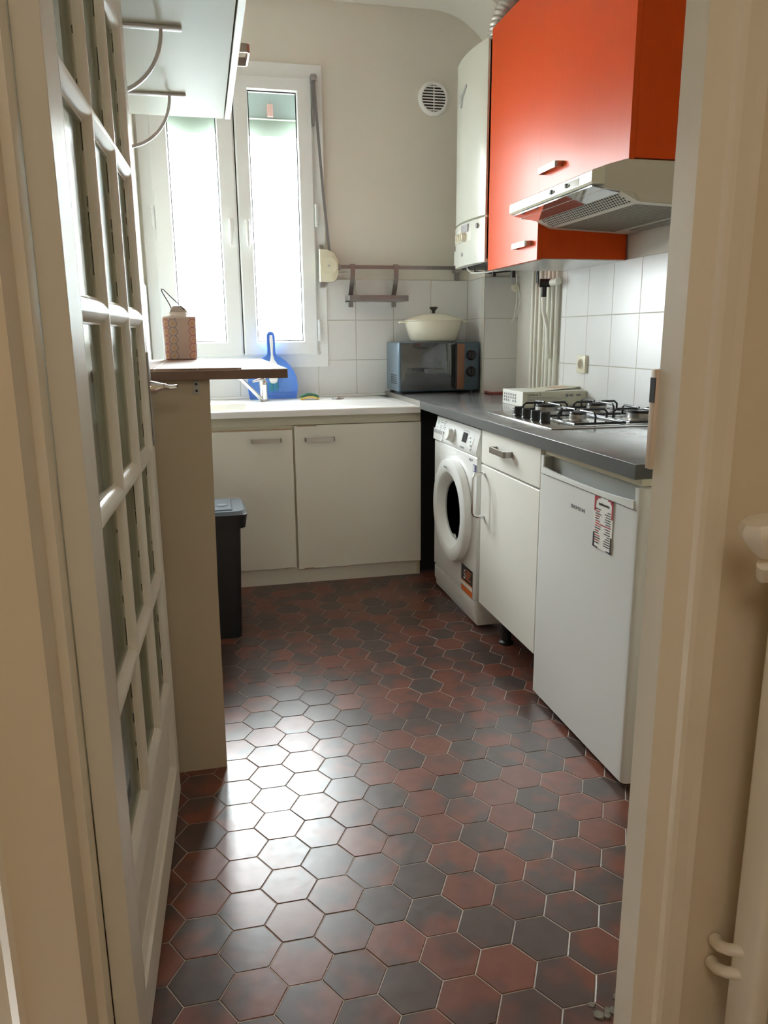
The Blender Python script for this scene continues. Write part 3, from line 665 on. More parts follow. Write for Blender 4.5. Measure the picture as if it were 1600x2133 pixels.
sk = part('energy_sticker', MB().box(0,.142,0,.118,0,.0010,M=frameM((WF-.0008,3.058,.128),(0,-1,0),(0,0,1))), ORNGS, wm, 'black and orange sticker')
part('sticker_black_field', MB().box(0,.142,.050,.118,0,.0014,M=frameM((WF-.0008,3.058,.128),(0,-1,0),(0,0,1))), INK, sk)
part('sticker_pale_band', MB().box(0,.142,.027,.044,0,.0014,M=frameM((WF-.0008,3.058,.128),(0,-1,0),(0,0,1))), CARD, sk)
part('sticker_numeral', text_mb('5', .060, face_x((WF-.0024,3.030,.187))), CARD, sk, 'white numeral 5')
ln = MB()
for k in range(4): ln.box(.058,.058+(.07,.062,.05,.066)[k],.100-.012*k,.105-.012*k,0,.0018,M=frameM((WF-.0008,3.058,.128),(0,-1,0),(0,0,1)))
part('sticker_lines', ln, ORNGS, sk)
s2_ = part('small_label', MB().box(0,.040,0,.030,0,.0010,M=frameM((WF-.0008,2.935,.672),(0,-1,0),(0,0,1))), mat('label_navy', (.07,.08,.22), .4), wm, 'small navy and white label'); part('label_white_field', MB().box(.003,.02,.003,.027,0,.0014,M=frameM((WF-.0008,2.935,.672),(0,-1,0),(0,0,1))), CARD, s2_)

# base cabinet between washer and fridge
bc = thing('base_cabinet', 'white base cabinet with one drawer and door between washing machine and fridge', 'cabinet', (1.36,2.54,0))
CY0, CY1 = 2.272, 2.815
bc.location.x += 0
part('carcass', MB().box(1.058,1.62,CY0,CY1-.008,.152,.862), CABW, bc)
bdn = part('door', MB().box(1.034,1.054,CY0,CY1,.150,.720,.0012,seg=1), CABW, bc); bdr = part('drawer', MB().box(1.034,1.054,CY0,CY1,.728,.862,.0012,seg=1), CABW, bc)
part('handle', MB().strip([(1.034,2.655,.803),(1.010,2.655,.803),(1.004,2.650,.803),(1.004,2.515,.803),(1.010,2.510,.803),(1.034,2.510,.803)],.022,.005,(0,0,1)), STEEL, bdr, 'brushed steel bow handle')
part('handle', MB().tube([(1.034,2.780,.690),(1.012,2.784,.690),(.996,2.786,.684),(.990,2.786,.672),(.990,2.786,.535),(.996,2.786,.523),(1.012,2.784,.517),(1.034,2.780,.517)],.0062,12), CHROME, bdn, 'tall chrome D-handle')
for y in (2.72,2.34):
    for x in (1.12,1.56): part('foot', MB().lathe([(.030,0),(.030,.008),(.020,.014),(.018,.13),(.03,.14),(.03,.152)],20,M=Matrix.Translation((x,y,0))), BLACKP, bc)

bc.location.x += .012
# fridge
fr = thing('fridge', 'white under-counter fridge with a list magnet on its door, nearest the doorway', 'fridge', (1.36,1.97,0))
FY0, FY1, FF = 1.672, 2.266, 1.045
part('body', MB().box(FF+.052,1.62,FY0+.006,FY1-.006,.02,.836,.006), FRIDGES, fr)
fd = MB()
# door section (x,z) with a grip channel at the top, swept in y, rounded near end
sec = [(FF,.022),(FF,.782),(FF+.004,.784),(FF+.008,.770),(FF+.030,.770),(FF+.036,.834),(FF+.048,.838),(FF+.048,.022)]
fd.prism(sec, FY0+.030, FY1-.020, 'y', mi=0)
secf = [(FF,.022),(FF,.836),(FF+.003,.840),(FF+.048,.840),(FF+.048,.022)]
def rcorner(y_in, y_out, r):    # plan view polygon with a rounded outer corner
    s = 1 if y_out > y_in else -1
    return [(FF+.048,y_in),(FF,y_in)] + [(FF + r - r*math.cos(a), y_out - s*r + s*r*math.sin(a)) for a in [PI/2*k/6 for k in range(7)]] + [(FF+.048,y_out)]
fd.prism(rcorner(FY0+.030, FY0, .016), .022, .840, 'z').prism(rcorner(FY1-.020, FY1, .004), .022, .840, 'z')
fdo = part('door', fd, FRIDGE, fr)
# front lip below grip with a long shallow curve
lp = [(FY1-.018,.806)] + [(FY1-.02-(FY1-FY0-.06)*k/16, .805-.009*math.sin(PI*k/16)**.8) for k in range(17)] + [(FY0+.032,.806)]
part('grip_lip', MB().prism([(FY1-.019,.784)]+[(y,z) for y,z in lp]+[(FY0+.031,.784)], FF-.004, FF+.004, 'x'), mat('grip_pale', (.80,.81,.78), .25), fdo)
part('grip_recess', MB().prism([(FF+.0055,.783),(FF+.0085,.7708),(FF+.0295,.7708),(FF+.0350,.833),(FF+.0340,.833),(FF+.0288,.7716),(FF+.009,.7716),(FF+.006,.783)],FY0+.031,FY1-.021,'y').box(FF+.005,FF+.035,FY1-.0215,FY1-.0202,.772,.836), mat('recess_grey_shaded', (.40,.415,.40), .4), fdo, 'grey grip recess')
part('door_seam', MB().box(FF-.0006,FF+.0005,FY0+.018,FY1-.001,.7805,.7825), INKG, fdo)
part('brand_lettering', text_mb('THOMSON', .0150, face_x((FF-.0006,2.047,.716)), width=.086), INKG, fdo)
mg = thing('list_magnet', 'narrow printed list of useful numbers with red and black corners stuck on the fridge door', 'magnet', (FF-.001,1.85,.64))
MZ0, MZ1, MY0, MY1 = .636, .781, 1.800, 1.900
part('sheet', MB().box(FF-.0022,FF-.0008,MY0,MY1,MZ0,MZ1), CARD, mg)
def sf(y, z): return (FF-.0028, y, z)
rd = MB(); F = lambda a,b,c,d,mb: mb.box(FF-.0032,FF-.0020,a,b,c,d)
F(MY1-.006,MY1,MZ1-.042,MZ1,rd); F(MY1-.030,MY1,MZ1-.0035,MZ1,rd); F(MY0,MY0+.006,MZ1-.050,MZ1,rd); F(MY0,MY0+.028,MZ1-.0035,MZ1,rd)
rd.prism([(MY1,MZ1),(MY1-.026,MZ1),(MY1,MZ1-.018)],FF-.0030,FF-.0019,'x').prism([(MY0,MZ1),(MY0+.022,MZ1),(MY0,MZ1-.018)],FF-.0030,FF-.0019,'x')
for k in range(15):
    if k % 2 == 1 or k == 6: F(MY1-.008-random.uniform(.018,.034) if k != 6 else MY0+.008,MY1-.008,MZ1-.036-.0068*k,MZ1-.0335-.0068*k,rd)
part('red_print', rd, RED, mg)
bk = MB(); F(MY1-.006,MY1,MZ0,MZ0+.042,bk); F(MY1-.026,MY1,MZ0,MZ0+.0035,bk); F(MY0,MY0+.006,MZ0,MZ0+.045,bk); F(MY0,MY0+.026,MZ0,MZ0+.0035,bk)
for k in range(15):
    if k % 2 == 0 and k != 6: F(MY1-.008-random.uniform(.015,.032),MY1-.008,MZ1-.036-.0068*k,MZ1-.0335-.0068*k,bk)
    if k != 6: F(MY0+.010,MY0+.012+random.uniform(.012,.030),MZ1-.0365-.0068*k,MZ1-.0345-.0068*k,bk)
part('black_print', bk, INK, mg)
part('heading_lettering', text_mb('NUMÉROS UTILES', .0085, face_x((FF-.0026,MY1-.024,MZ1-.022)), width=.056), INK, mg)
single('filler_rail', MB().box(1.060,1.10,1.70,CY0-.003,.842,.8635), CREAM, 'cream filler rail under the grey worktop above the fridge', 'rail', (1.08,1.97,.842))

# hob
hb_ = thing('gas_hob', 'stainless steel gas hob with four burners set in the grey worktop', 'hob', (1.39,2.69,ZT))
part('plate', MB().box(1.132,1.645,2.385,2.995,ZT,ZT+.006,.003), mat('hob_steel', (.66,.65,.63), .22, 1, var=.05, vscale=20), hb_)
for k in range(4):
    y = 2.805-.0815*k
    part('knob', MB().lathe([(.019,0),(.0195,.004),(.017,.008),(.0165,.030),(.014,.033),(0,.034)],20,M=Matrix.Translation((1.19,y,ZT+.006))).box(1.172,1.208,y-.006,y+.006,ZT+.012,ZT+.042,.003), BLACKP, hb_)
burn = [(1.335,2.865,.044),(1.310,2.545,.031),(1.545,2.845,.040),(1.560,2.535,.054)]
for bx, by, r in burn:
    b_ = part('burner', MB().lathe([(r*1.35,0),(r*1.35,.003),(r*1.15,.006),(r*1.05,.008),(r,.010),(r,.026),(r*.94,.028)],36,M=Matrix.Translation((bx,by,ZT+.006))), STEEL, hb_)
    part('burner_cap', MB().lathe([(r*.97,.026),(r*.97,.032),(r*.9,.036),(r*.45,.036),(r*.40,.034),(0,.034)],36,M=Matrix.Translation((bx,by,ZT+.006))), BLACKM, b_, 'black burner cap')
def grate(x0, x1, y0, y1, bs_):
    g = MB(); zb, zt = ZT+.013, ZT+.048; r = .0042
    g.tube([(x0,y0,zb),(x1,y0,zb),(x1,y1,zb),(x0,y1,zb),(x0,y0,zb)], r, 8)
    for bx, by, br in bs_:
        for dx, dy in ((1,0),(-1,0),(0,1),(0,-1)):
            if dx: p0 = (x1 if dx > 0 else x0, by)
            else: p0 = (bx, (y1 if dy > 0 else y0)) if abs((y1 if dy > 0 else y0)-by) < .17 else (bx, by+dy*.135)
            p1 = (bx+dx*.020, by+dy*.020); q = Vector((p0[0],p0[1],0)); n_ = (Vector((p1[0],p1[1],0))-q).normalized()*.012
            g.tube([(p0[0],p0[1],zb),(p0[0],p0[1],zt-.010),(q.x+n_.x,q.y+n_.y,zt),(p1[0],p1[1],zt)], r, 8)
    ym = (y0+y1)/2; g.tube([(x0,ym,zb),(x1,ym,zb)], r, 8)
    return g
part('pan_grate', grate(1.235,1.425,2.415,2.975,burn[:2]), BLACKM, hb_); part('pan_grate', grate(1.445,1.635,2.415,2.975,burn[2:]), BLACKM, hb_)

# carton and leaflet
bx = thing('carton', 'white carton lettered Livebox 5 on the worktop behind the hob', 'box', (1.53,3.32,ZT))
BX0,BX1,BY0,BY1,BZ = 1.376,1.684,3.20,3.435,.968
part('box', MB().box(BX0,BX1,BY0,BY1,ZT,BZ,.001,seg=1), CARD, bx)
part('front_face', MB().box(BX0+.001,BX1-.001,BY0-.0005,BY0+.0005,ZT+.001,BZ-.001), CARDS, bx)
part('title_lettering', text_mb('Livebox 5', .0165, face_y((BX0+.022,BY0-.0011,.949))), INK, bx)
ln = MB()
for k in range(5): ln.box(BX0+.022,BX0+(.16,.21,.19,.22,.17)[k],BY0-.0012,BY0-.0002,.941-.0065*k,.9425-.0065*k)
ln.lathe([(.0075,0),(.0075,.001),(0,.001)],20,M=rot_to((BX1-.095,BY0-.0003,.948),(0,-1,0))).box(BX1-.083,BX1-.066,BY0-.0012,BY0,.943,.953)
ln.box(BX1-.05,BX1-.028,BY0-.0012,BY0,.945,.952)
for r_ in range(3):
    for c_ in range(6): ln.box(BX0-.0010,BX0,3.405-.026*c_,3.41-.026*c_+.008,.915+.014*r_,.925+.014*r_) if random.random() < .8 else None
part('small_print', ln, INKG, bx)
lfm = Matrix.Translation((1.575,3.30,.9735)) @ Matrix.Rotation(math.radians(18),4,'Z') @ Matrix.Rotation(math.radians(-2.5),4,'Y')
lt = single('leaflet', MB().box(-.115,.105,-.065,.065,0,.0035,.001,seg=1,M=lfm), CARDS, 'thin buff leaflet lying on top of the white carton', 'leaflet', (1.575,3.30,.9705))
part('pink_print', MB().prism([(-.02,-.03),(.05,-.04),(.07,.0),(.02,.03),(-.04,.02)],.0036,.0040,'z',M=lfm), mat('faded_pink_print', (.62,.36,.28), .6), lt, 'faded pink picture')

# microwave
mw = thing('microwave', 'blue-grey microwave with wooden handle in the corner of the worktop', 'microwave', (1.26,4.2,ZT))
MX0,MX1,MY0_,MY1_,MZ0_,MZ1_ = 1.034,1.494,4.082,4.372,.914,1.180
part('casing', MB().box(MX0,MX1,MY0_+.016,MY1_,MZ0_,MZ1_,.008,seg=3), MWS, mw)
part('front', MB().box(MX0,MX1,MY0_,MY0_+.02,MZ0_+.001,MZ1_-.001,.009,seg=3), MWB, mw)
part('door_glass', MB().box(MX0+.010,1.352,MY0_-.0025,MY0_+.004,MZ0_+.010,MZ1_-.006,.002), DGLASS, mw, 'dark mirrored door')
hd_ = part('handle', MB().box(1.354,1.395,MY0_-.030,MY0_-.024,MZ0_+.012,MZ1_-.010,.001), WOODH, mw, 'walnut-brown handle strip')
part('handle_side', MB().box(1.350,1.3545,MY0_-.0295,MY0_,MZ0_+.012,MZ1_-.010).box(1.3545,1.390,MY0_-.024,MY0_,MZ0_+.02,MZ1_-.02), BLACKP, hd_)
for z in (1.107,1.018):
    k_ = part('knob', MB().lathe([(.028,0),(.028,.003),(.0235,.005),(.023,.012),(.021,.014),(0,.014)],32,M=rot_to((1.444,MY0_,z),(0,-1,0))).box(1.440,1.448,MY0_-.022,MY0_-.010,z-.022,z+.022,.002), BLACKP, mw)
    tk = MB()
    for q in range(10):
        a = -2.3+q*.51; tk.box(1.444+.034*math.sin(a)-.0022,1.444+.034*math.sin(a)+.0022,MY0_-.0008,MY0_+.001,z+.034*math.cos(a)-.0008,z+.034*math.cos(a)+.0008)
    part('dial_marks', tk, INKG, k_)
vt = MB()
for c_ in range(7):
    for r_ in range(5): vt.box(MX0-.0008,MX0+.001,4.13+.020*c_,4.143+.020*c_,.955+.011*r_,.961+.011*r_)
part('side_vents', vt, INK, mw)
for x in (1.06,1.46):
    for y in (4.11,4.34): part('foot', MB().lathe([(.012,0),(.012,.010),(.010,.0125)],16,M=Matrix.Translation((x,y,ZT))), BLACKP, mw)

# casserole
cs = thing('casserole', 'oval cream enamel casserole with lid on top of the microwave', 'casserole', (1.268,4.22,MZ1_))
T = Matrix.Translation((1.268,4.22,MZ1_))
part('pot', MB().lathe([(.118,.0),(.128,.004),(.138,.014),(.158,.085),(.163,.108),(.168,.112),(.164,.114),(.158,.108),(.13,.012),(0,.012)],56,M=T,sy=.76), ENAMELC, cs)
part('lid', MB().lathe([(.171,.113),(.172,.117),(.160,.122),(.125,.135),(.08,.147),(.03,.153),(0,.154)],56,M=T,sy=.76), ENAMELC, cs)
part('knob', MB().lathe([(.010,.152),(.008,.160),(.010,.168),(.020,.178),(.024,.184),(.022,.188),(0,.188)],24,M=T), BLACKP, cs, 'black lid knob')
for sgn in (-1,1):
    part('side_handle', MB().prism([(sgn*.160,-.030),(sgn*.196,-.022),(sgn*.200,0),(sgn*.196,.022),(sgn*.160,.030)],.100,.110,'z',bev=.003,M=T), ENAMELC, cs)
single('red_tray', MB().box(1.505,1.62,3.925,4.032,ZT,ZT+.006,.0025).box(1.505,1.62,3.925,3.931,ZT,ZT+.014,.002).box(1.505,1.511,3.925,4.032,ZT,ZT+.014,.002), PINKC, 'dull red plastic tray between microwave and white carton', 'tray', (1.56,3.98,ZT))

# ================================================================== WALL FITTINGS
# ventilation grille
vg = thing('air_vent', 'round white louvred air vent high on the back wall', 'vent', (1.315,YB,2.47))
V = rot_to((1.315,YB,2.472),(0,-1,0))
part('rim', MB().lathe([(.088,0),(.088,.004),(.080,.013),(.072,.015),(.067,.012),(.067,.001)],48,M=V), WHITE, vg)
part('dark_backing', MB().lathe([(.068,.0005),(.068,.002),(0,.002)],40,M=V), mat('vent_dark', (.05,.048,.045), .8), vg)
sl_ = MB()
for k in range(-4,5):
    z = k*.0145; w = math.sqrt(max(0,.067**2-z*z))
    sl_.box(1.315-w,1.315+w,YB-.010,YB-.0035,2.472+z-.0028,2.472+z+.0028)
sl_.box(1.313,1.317,YB-.011,YB-.003,2.407,2.537)
part('louvres', sl_, WHITE, vg)
# shutter strap and winder
sw = thing('strap_winder', 'ivory shutter strap winder beside the window', 'winder', (.705,YB-.04,1.59))
wpf = [(.655,1.505),(.725,1.505),(.745,1.52),(.756,1.545),(.756,1.615),(.735,1.655),(.700,1.672),(.655,1.675)]
part('case', MB().prism(wpf, 4.325, 4.365, 'y', bev=.004), REELM, sw)
part('case_disc', MB().lathe([(.047,0),(.047,.003),(.044,.004),(.040,.003),(.010,.003),(.010,.006),(0,.006)],40,M=rot_to((.704,4.325,1.588),(0,-1,0))), REELM, sw)
part('pin', MB().lathe([(.006,0),(.006,.002),(0,.002)],16,M=rot_to((.704,4.319,1.588),(0,-1,0))), GREYP, sw)
part('bracket', MB().box(.662,.682,4.365,YB,1.672,1.70).box(.664,.686,4.350,YB,1.478,1.503).box(.67,.68,4.36,YB,1.50,1.68), DSTEEL, sw)
part('strap', MB().strip([(.647,4.335,2.512),(.655,4.337,2.40),(.685,4.34,1.95),(.712,4.345,1.668)],.014,.003,(1,0,0)), STRAPM, sw, 'slanting grey strap')
sg_ = MB().box(.634,.662,4.325,4.375,2.505,2.535,.003).tube([(.640,4.33,2.52),(.665,4.33,2.52)],.007,10); sg_.box(.640,.652,4.355,4.38,2.30,2.505)
part('strap_guide', sg_, DSTEEL, sw)
# rail
rl = thing('wall_rail', 'long grey metal kitchen rail across the back wall above the tiles', 'rail', (1.1,YB,1.58))
part('bar', MB().strip([(.758,4.345,1.585),(1.43,4.345,1.586)],.020,.005,(0,0,1)), RAILM, rl)
part('bracket', MB().box(1.446,1.470,YB-.02,YB,1.520,1.565).box(1.43,1.47,4.34,YB,1.562,1.590,.002), DSTEEL, rl)
part('bracket', MB().box(.754,.772,4.34,YB,1.572,1.598,.002), DSTEEL, rl)
hs = thing('hanging_shelf', 'small brushed steel shelf hanging on two straps from the wall rail', 'shelf', (.97,4.30,1.40))
part('shelf', MB().box(.800,1.130,4.240,4.375,1.399,1.404).box(.800,1.130,4.238,4.242,1.399,1.430,.001).box(.800,.804,4.24,4.375,1.399,1.430), RAILM, hs)
for x in (.838,1.085):
    part('strap', MB().strip([(x,4.36,1.588),(x,4.352,1.600),(x,4.336,1.600),(x,4.333,1.585),(x,4.334,1.56),(x-.004,4.325,1.52),(x-.007,4.345,1.47),(x-.007,4.368,1.44),(x-.007,4.372,1.372)],.026,.003,(1,0,0)), RAILM, hs)
# socket on the right tiles
so = thing('wall_socket', 'cream electrical socket on the white tiles right of the pipes', 'socket', (1.687,3.245,1.08))
part('plate', MB().box(1.672,1.6875,3.205,3.285,1.043,1.122,.003), CREAM, so)
SM = rot_to((1.672,3.247,1.083),(-1,0,0)); part('well', MB().lathe([(.024,0),(.024,.003),(.021,.003),(.020,-.002),(0,-.002)],28,M=SM), CREAM, so); part('well_shadow', MB().lathe([(.0198,-.001),(.0198,.0015),(0,.0015)],24,M=SM), mat('socket_inner', (.30,.24,.17), .6), so, 'brown disc painting the shade in the well')  # brown disc puts the shade of the socket well into its colour
# pipes
xp = [(3.79,.013),(3.745,.011),(3.695,.013),(3.645,.009),(3.60,.013),(3.552,.014),(3.515,.011)]
for k, (y, r) in enumerate(xp):
    t = single('riser_pipe', MB().tube([(1.672,y,ZT+.001),(1.672+random.uniform(-.003,.003),y,1.2),(1.672,y,1.5),(1.672,y,1.548 if y > 3.57 else 2.2)],r,14), PIPEW,
               'white painted riser pipe ' + ('closest to the tiled boxing' if k == 0 else 'closest to the tiles with the socket' if k == 6 else 'in the middle of the pipe bundle under the boiler'), 'pipe', (1.672,y,ZT), group=None if k in (0,6) else 'middle pipes of the bundle')
gv = thing('gas_valve', 'black-handled gas valve on the pipes under the orange cabinet', 'valve', (1.63,3.55,1.46))
part('body', MB().tube([(1.60,3.56,1.455),(1.645,3.545,1.455)],.020,18).tube([(1.62,3.555,1.455),(1.62,3.555,1.39)],.013,14), BLACKP, gv)
part('lever', MB().box(1.590,1.598,3.565,3.585,1.45,1.512,.003), mat('valve_lever', (.04,.045,.06), .4), gv)
part('union', MB().tube([(1.645,3.52,1.455),(1.65,3.46,1.458)],.017,18).tube([(1.588,3.57,1.45),(1.594,3.566,1.45)],.008,14), PIPEW, gv)
part('gas_hose', MB().tube([(1.62,3.555,1.39),(1.622,3.555,1.33),(1.64,3.54,1.24),(1.645,3.54,1.10)],[.011,.011,.010,.010],12), PIPEW, gv)
jb_ = thing('junction_box', 'small round cream junction box with loose white wires on the boxing under the boiler', 'box', (1.68,4.03,1.465))
part('cap', MB().lathe([(.022,0),(.022,.012),(.018,.018),(0,.019)],24,M=rot_to((1.672,4.04,1.462),(0,-1,0))), CREAM, jb_)
part('wire', MB().tube([(1.672,4.018,1.475),(1.66,3.99,1.525),(1.60,3.95,1.54),(1.56,3.92,1.542)],.0035,8), CARD, jb_)
part('wire', MB().tube([(1.675,4.018,1.445),(1.672,4.01,1.38),(1.660,4.01,1.31),(1.640,4.01,1.27)],.0028,8), CARD, jb_)
part('wire', MB().tube([(1.683,4.018,1.45),(1.700-.012,4.0,1.40),(1.676,4.0,1.33),(1.650,4.01,1.285)],.0028,8), CARD, jb_)

# ================================================================== BOILER
bo = thing('gas_boiler', 'tall white wall-hung boiler between the air vent and the orange cabinet', 'boiler', (1.52,3.84,1.56))
B0, B1, BZ0, BZ1 = 3.637, 4.075, 1.556, 2.522
def bulge(x0, amp, y0, y1, n=18): return [(x0 - amp*math.sin(PI*k/n)**.75, y0+(y1-y0)*k/n) for k in range(n+1)]
part('case', MB().box(1.352,XR-.002,B0,B1,BZ0+.012,BZ1-.004,.003), BOILS, bo, 'beige side casing')
part('front_cover', MB().prism(bulge(1.345,.030,B0,B1)+[(1.365,B1),(1.365,B0)],1.768,BZ1,'z',bev=.003), BOILER, bo)
part('lower_cover', MB().prism(bulge(1.345,.030,B0,B1)+[(1.365,B1),(1.365,B0)],BZ0,1.760,'z',bev=.003), BOILER, bo)
cpn = part('control_panel', MB().prism([(x-.004,y) for x,y in bulge(1.345,.030,B0+.045,B1-.005)]+[(1.34,B1-.005),(1.34,B0+.045)],1.668,1.752,'z',bev=.002), mat('boiler_panel', (.84,.85,.80), .25), bo)
def bxx(y):
    t = max(0,min(1,(y-B0)/(B1-B0))); return 1.345 - .030*math.sin(PI*t)**.75 - .004
for y in (3.905,3.835):
    part('knob', MB().lathe([(.022,-.004),(.022,.012),(.018,.020),(0,.021)],24,M=rot_to((bxx(y),y,1.690),(-1,0,0))).box(bxx(y)-.026,bxx(y)-.018,y-.004,y+.004,1.672,1.708,.002), CREAM, cpn)
part('display', MB().box(bxx(3.86)-.003,bxx(3.86)+.01,3.79,3.885,1.713,1.748,.002), mat('display_grey', (.50,.50,.53), .2), cpn)
part('gauge', MB().lathe([(.012,-.006),(.012,.002),(0,.003)],20,M=rot_to((bxx(3.70),3.70,1.728),(-1,0,0))), INKG, cpn, 'small dark gauge')
part('button', MB().lathe([(.010,-.006),(.010,.003),(0,.004)],20,M=rot_to((bxx(3.985),3.985,1.728),(-1,0,0))), GREYP, cpn)
part('button', MB().lathe([(.009,-.004),(.009,.004),(0,.006)],20,M=rot_to((bxx(3.88)+.003,3.88,1.612),(-1,0,0))), GREYP, bo)
part('rating_label', MB().box(1.3405-.004,1.345,4.045,4.073,1.575,1.645), CARD, bo)
logo = MB(); LM = face_x((1.312,3.925,2.325))
logo.prism([(0,0),(.012,.010),(.020,.034),(.036,.040),(.078,.062),(.082,.050),(.050,.030),(.026,.016),(.012,-.022),(.0,-.024)],-.004,.0016,'z',M=LM).prism([(.0,.0),(-.002,.030),(.014,.034),(.012,.012)],-.004,.0016,'z',M=LM)
part('logo', logo, GREYP, bo, 'grey winged logo')
part('underside_fittings', MB().box(1.37,1.66,B0+.02,B1-.03,BZ0-.006,BZ0+.012).tube([(1.45,3.78,BZ0),(1.45,3.78,1.50)],.011,12).tube([(1.52,3.70,BZ0),(1.52,3.70,1.49)],.011,12).tube([(1.40,3.92,BZ0),(1.40,3.93,BZ0-.02),(1.46,3.86,1.522),(1.60,3.80,1.535)],.004,8), BLACKP, bo)
part('cable', MB().tube([(1.36,3.93,BZ0),(1.362,3.93,1.545),(1.375,3.90,1.525),(1.42,3.80,1.522),(1.52,3.70,1.535),(1.60,3.62,1.52)],.004,8), CARD, bo, 'white cable')
# ribbed hose above the boiler
hp = [(1.40,3.68,2.524),(1.402,3.68,2.56),(1.412,3.68,2.61),(1.44,3.68,2.66),(1.48,3.68,2.70),(1.53,3.67,2.73),(1.60,3.67,2.75),(XR,3.67,2.76)]
def smooth_path(P_, n):
    P_ = [Vector(p) for p in P_]; r = []
    for i in range(len(P_)-1):
        a, b, c, d = P_[max(i-1,0)], P_[i], P_[i+1], P_[min(i+2,len(P_)-1)]
        for k in range(n):
            t = k/n; r.append(.5*((2*b)+(c-a)*t+(2*a-5*b+4*c-d)*t*t+(3*b-a-3*c+d)*t**3))
    return r+[P_[-1]]
pp = smooth_path(hp, 16); pr_ = [.040+.005*math.cos(2*PI*k/6) for k in range(len(pp))]
single('flue_hose', MB().tube(pp, pr_, 24), ALU, 'ribbed grey flue hose rising from the boiler behind the orange cabinets', 'hose', (1.40,3.68,2.52), sharp=180)

# ================================================================== ORANGE CABINETS + HOOD
OF = 1.300
oc = thing('orange_cabinet', 'tall orange wall cabinet next to the boiler, its door reaching lower than its neighbour', 'cabinet', (1.49,3.2,1.51))
part('carcass', MB().box(OF+.020,XR-.010,2.932,3.468,1.506,2.495,.001,seg=1), ORANGE, oc)
part('underside', MB().box(OF+.022,XR-.012,2.934,3.466,1.503,1.5065), mat('pale_glossy_underside', (.66,.68,.66), .15), oc, 'pale glossy bottom board')
od = part('door', MB().box(OF,OF+.019,2.9295,3.470,1.502,2.497,.0002,seg=1), ORANGE, oc)
def bowx(y0, y1, x, z, h=.020, out=.026): return MB().strip([(x,y1,z),(x-out+.005,y1,z),(x-out,y1-.005,z),(x-out,y0+.005,z),(x-out+.005,y0,z),(x,y0,z)],h,.005,(0,0,1))
part('handle', bowx(2.985,3.125,OF,1.568), STEEL, od, 'brushed steel bow handle')
oc2 = thing('orange_cabinet', 'large orange wall cabinet over the cooker hood, nearest the doorway', 'cabinet', (1.49,2.6,1.74))
part('carcass', MB().box(OF+.020,XR-.010,2.279,2.928,1.740,2.495,.001,seg=1), ORANGE, oc2)
od2 = part('door', MB().box(OF,OF+.019,2.277,2.9293,1.736,2.497,.0002,seg=1), ORANGE, oc2)
part('handle', bowx(2.735,2.885,OF,1.812), STEEL, od2, 'brushed steel bow handle')
# cooker hood
ho = thing('cooker_hood', 'cream cooker hood with visor under the large orange cabinet', 'cooker hood', (1.43,2.6,1.6))
HY0, HY1 = 2.279, 2.927
HOODM = mat('hood_beige', (.58,.53,.43), .35, var=.02); HOODL = mat('hood_cream_lip', (.72,.70,.56), .25, var=.02)
part('body', MB().prism([(1.225,1.716),(1.294,1.7352),(1.684,1.7352),(1.684,1.605),(1.345,1.618),(1.326,1.641),(1.225,1.650)],HY0,HY1,'y'), HOODM, ho)
part('lip', MB().prism([(1.186,1.662),(1.180,1.668),(1.181,1.698),(1.186,1.702),(1.225,1.716),(1.225,1.662)],HY0-.001,HY1+.001,'y',bev=.001,seg=1), HOODL, ho)
cpnl = part('switch_panel', MB().box(1.1788,1.182,2.36,2.66,1.670,1.692,.002), mat('switch_white', (.80,.80,.74), .3), ho)
for y in (2.44,2.55): part('slider', MB().box(1.1755,1.180,y-.020,y+.020,1.678,1.683,.001).box(1.171,1.180,y-.004,y+.004,1.675,1.688,.001), INKG, cpnl)
part('visor', MB().prism([(1.190,1.6595),(1.190,1.6560),(1.284,1.6405),(1.284,1.6435)],HY0+.014,HY1-.014,'y'), mat('visor_glass', (.18,.17,.16), .06, 0, var=.02, spec=1, coat=1), ho, 'dark glossy visor underside')
# perforated strip on the slanted face (1.326,1.641)->(1.345,1.618) widened, and slotted grille on the flat face
ps = MB(); pd = MB()
A0 = Vector((1.286,0,1.645)); A1 = Vector((1.343,0,1.6185)); dA = (A1-A0); nA = Vector((dA.z,0,-dA.x)).normalized()
if nA.z > 0: nA = -nA
part('filter_frame', MB().prism([(1.284,1.651),(1.284,1.6435),(1.342,1.6165),(1.352,1.6145),(1.684,1.6015),(1.684,1.607),(1.345,1.621),(1.326,1.645)],HY0+.004,HY1-.004,'y'), HOODM, ho)
pf = MB()
for r_ in range(5):
    for c_ in range(36):
        y = HY0+.040+.0158*c_+(.0079 if r_ % 2 else 0); c0 = A0+dA*(.14+.18*r_)+nA*.0022; c0.y = y
        pf.lathe([(.0044,0),(.0044,.0009),(0,.0009)],8,M=rot_to(c0,nA))
o = part('perforations', pf, INK, ho, 'rows of dark round holes'); 
sf_ = MB()
for c_ in range(46):
    y = HY0+.045+.0122*c_; sf_.add([(1.358,y,1.6137),(1.600,y,1.6042),(1.600,y+.0055,1.6042),(1.358,y+.0055,1.6137),(1.358,y,1.6150),(1.600,y,1.6055),(1.600,y+.0055,1.6055),(1.358,y+.0055,1.6150)],[(0,1,2,3),(4,7,6,5),(0,4,5,1),(1,5,6,2),(2,6,7,3),(3,7,4,0)])
part('filter_slots', sf_, mat('slot_brown', (.11,.08,.05), .6), ho, 'row of dark filter slots')
part('lamp_cover', MB().box(1.620,1.668,2.36,2.80,1.598,1.604,.001), mat('lamp_cover_grey', (.22,.19,.16), .4), ho, 'grey-brown lamp cover')

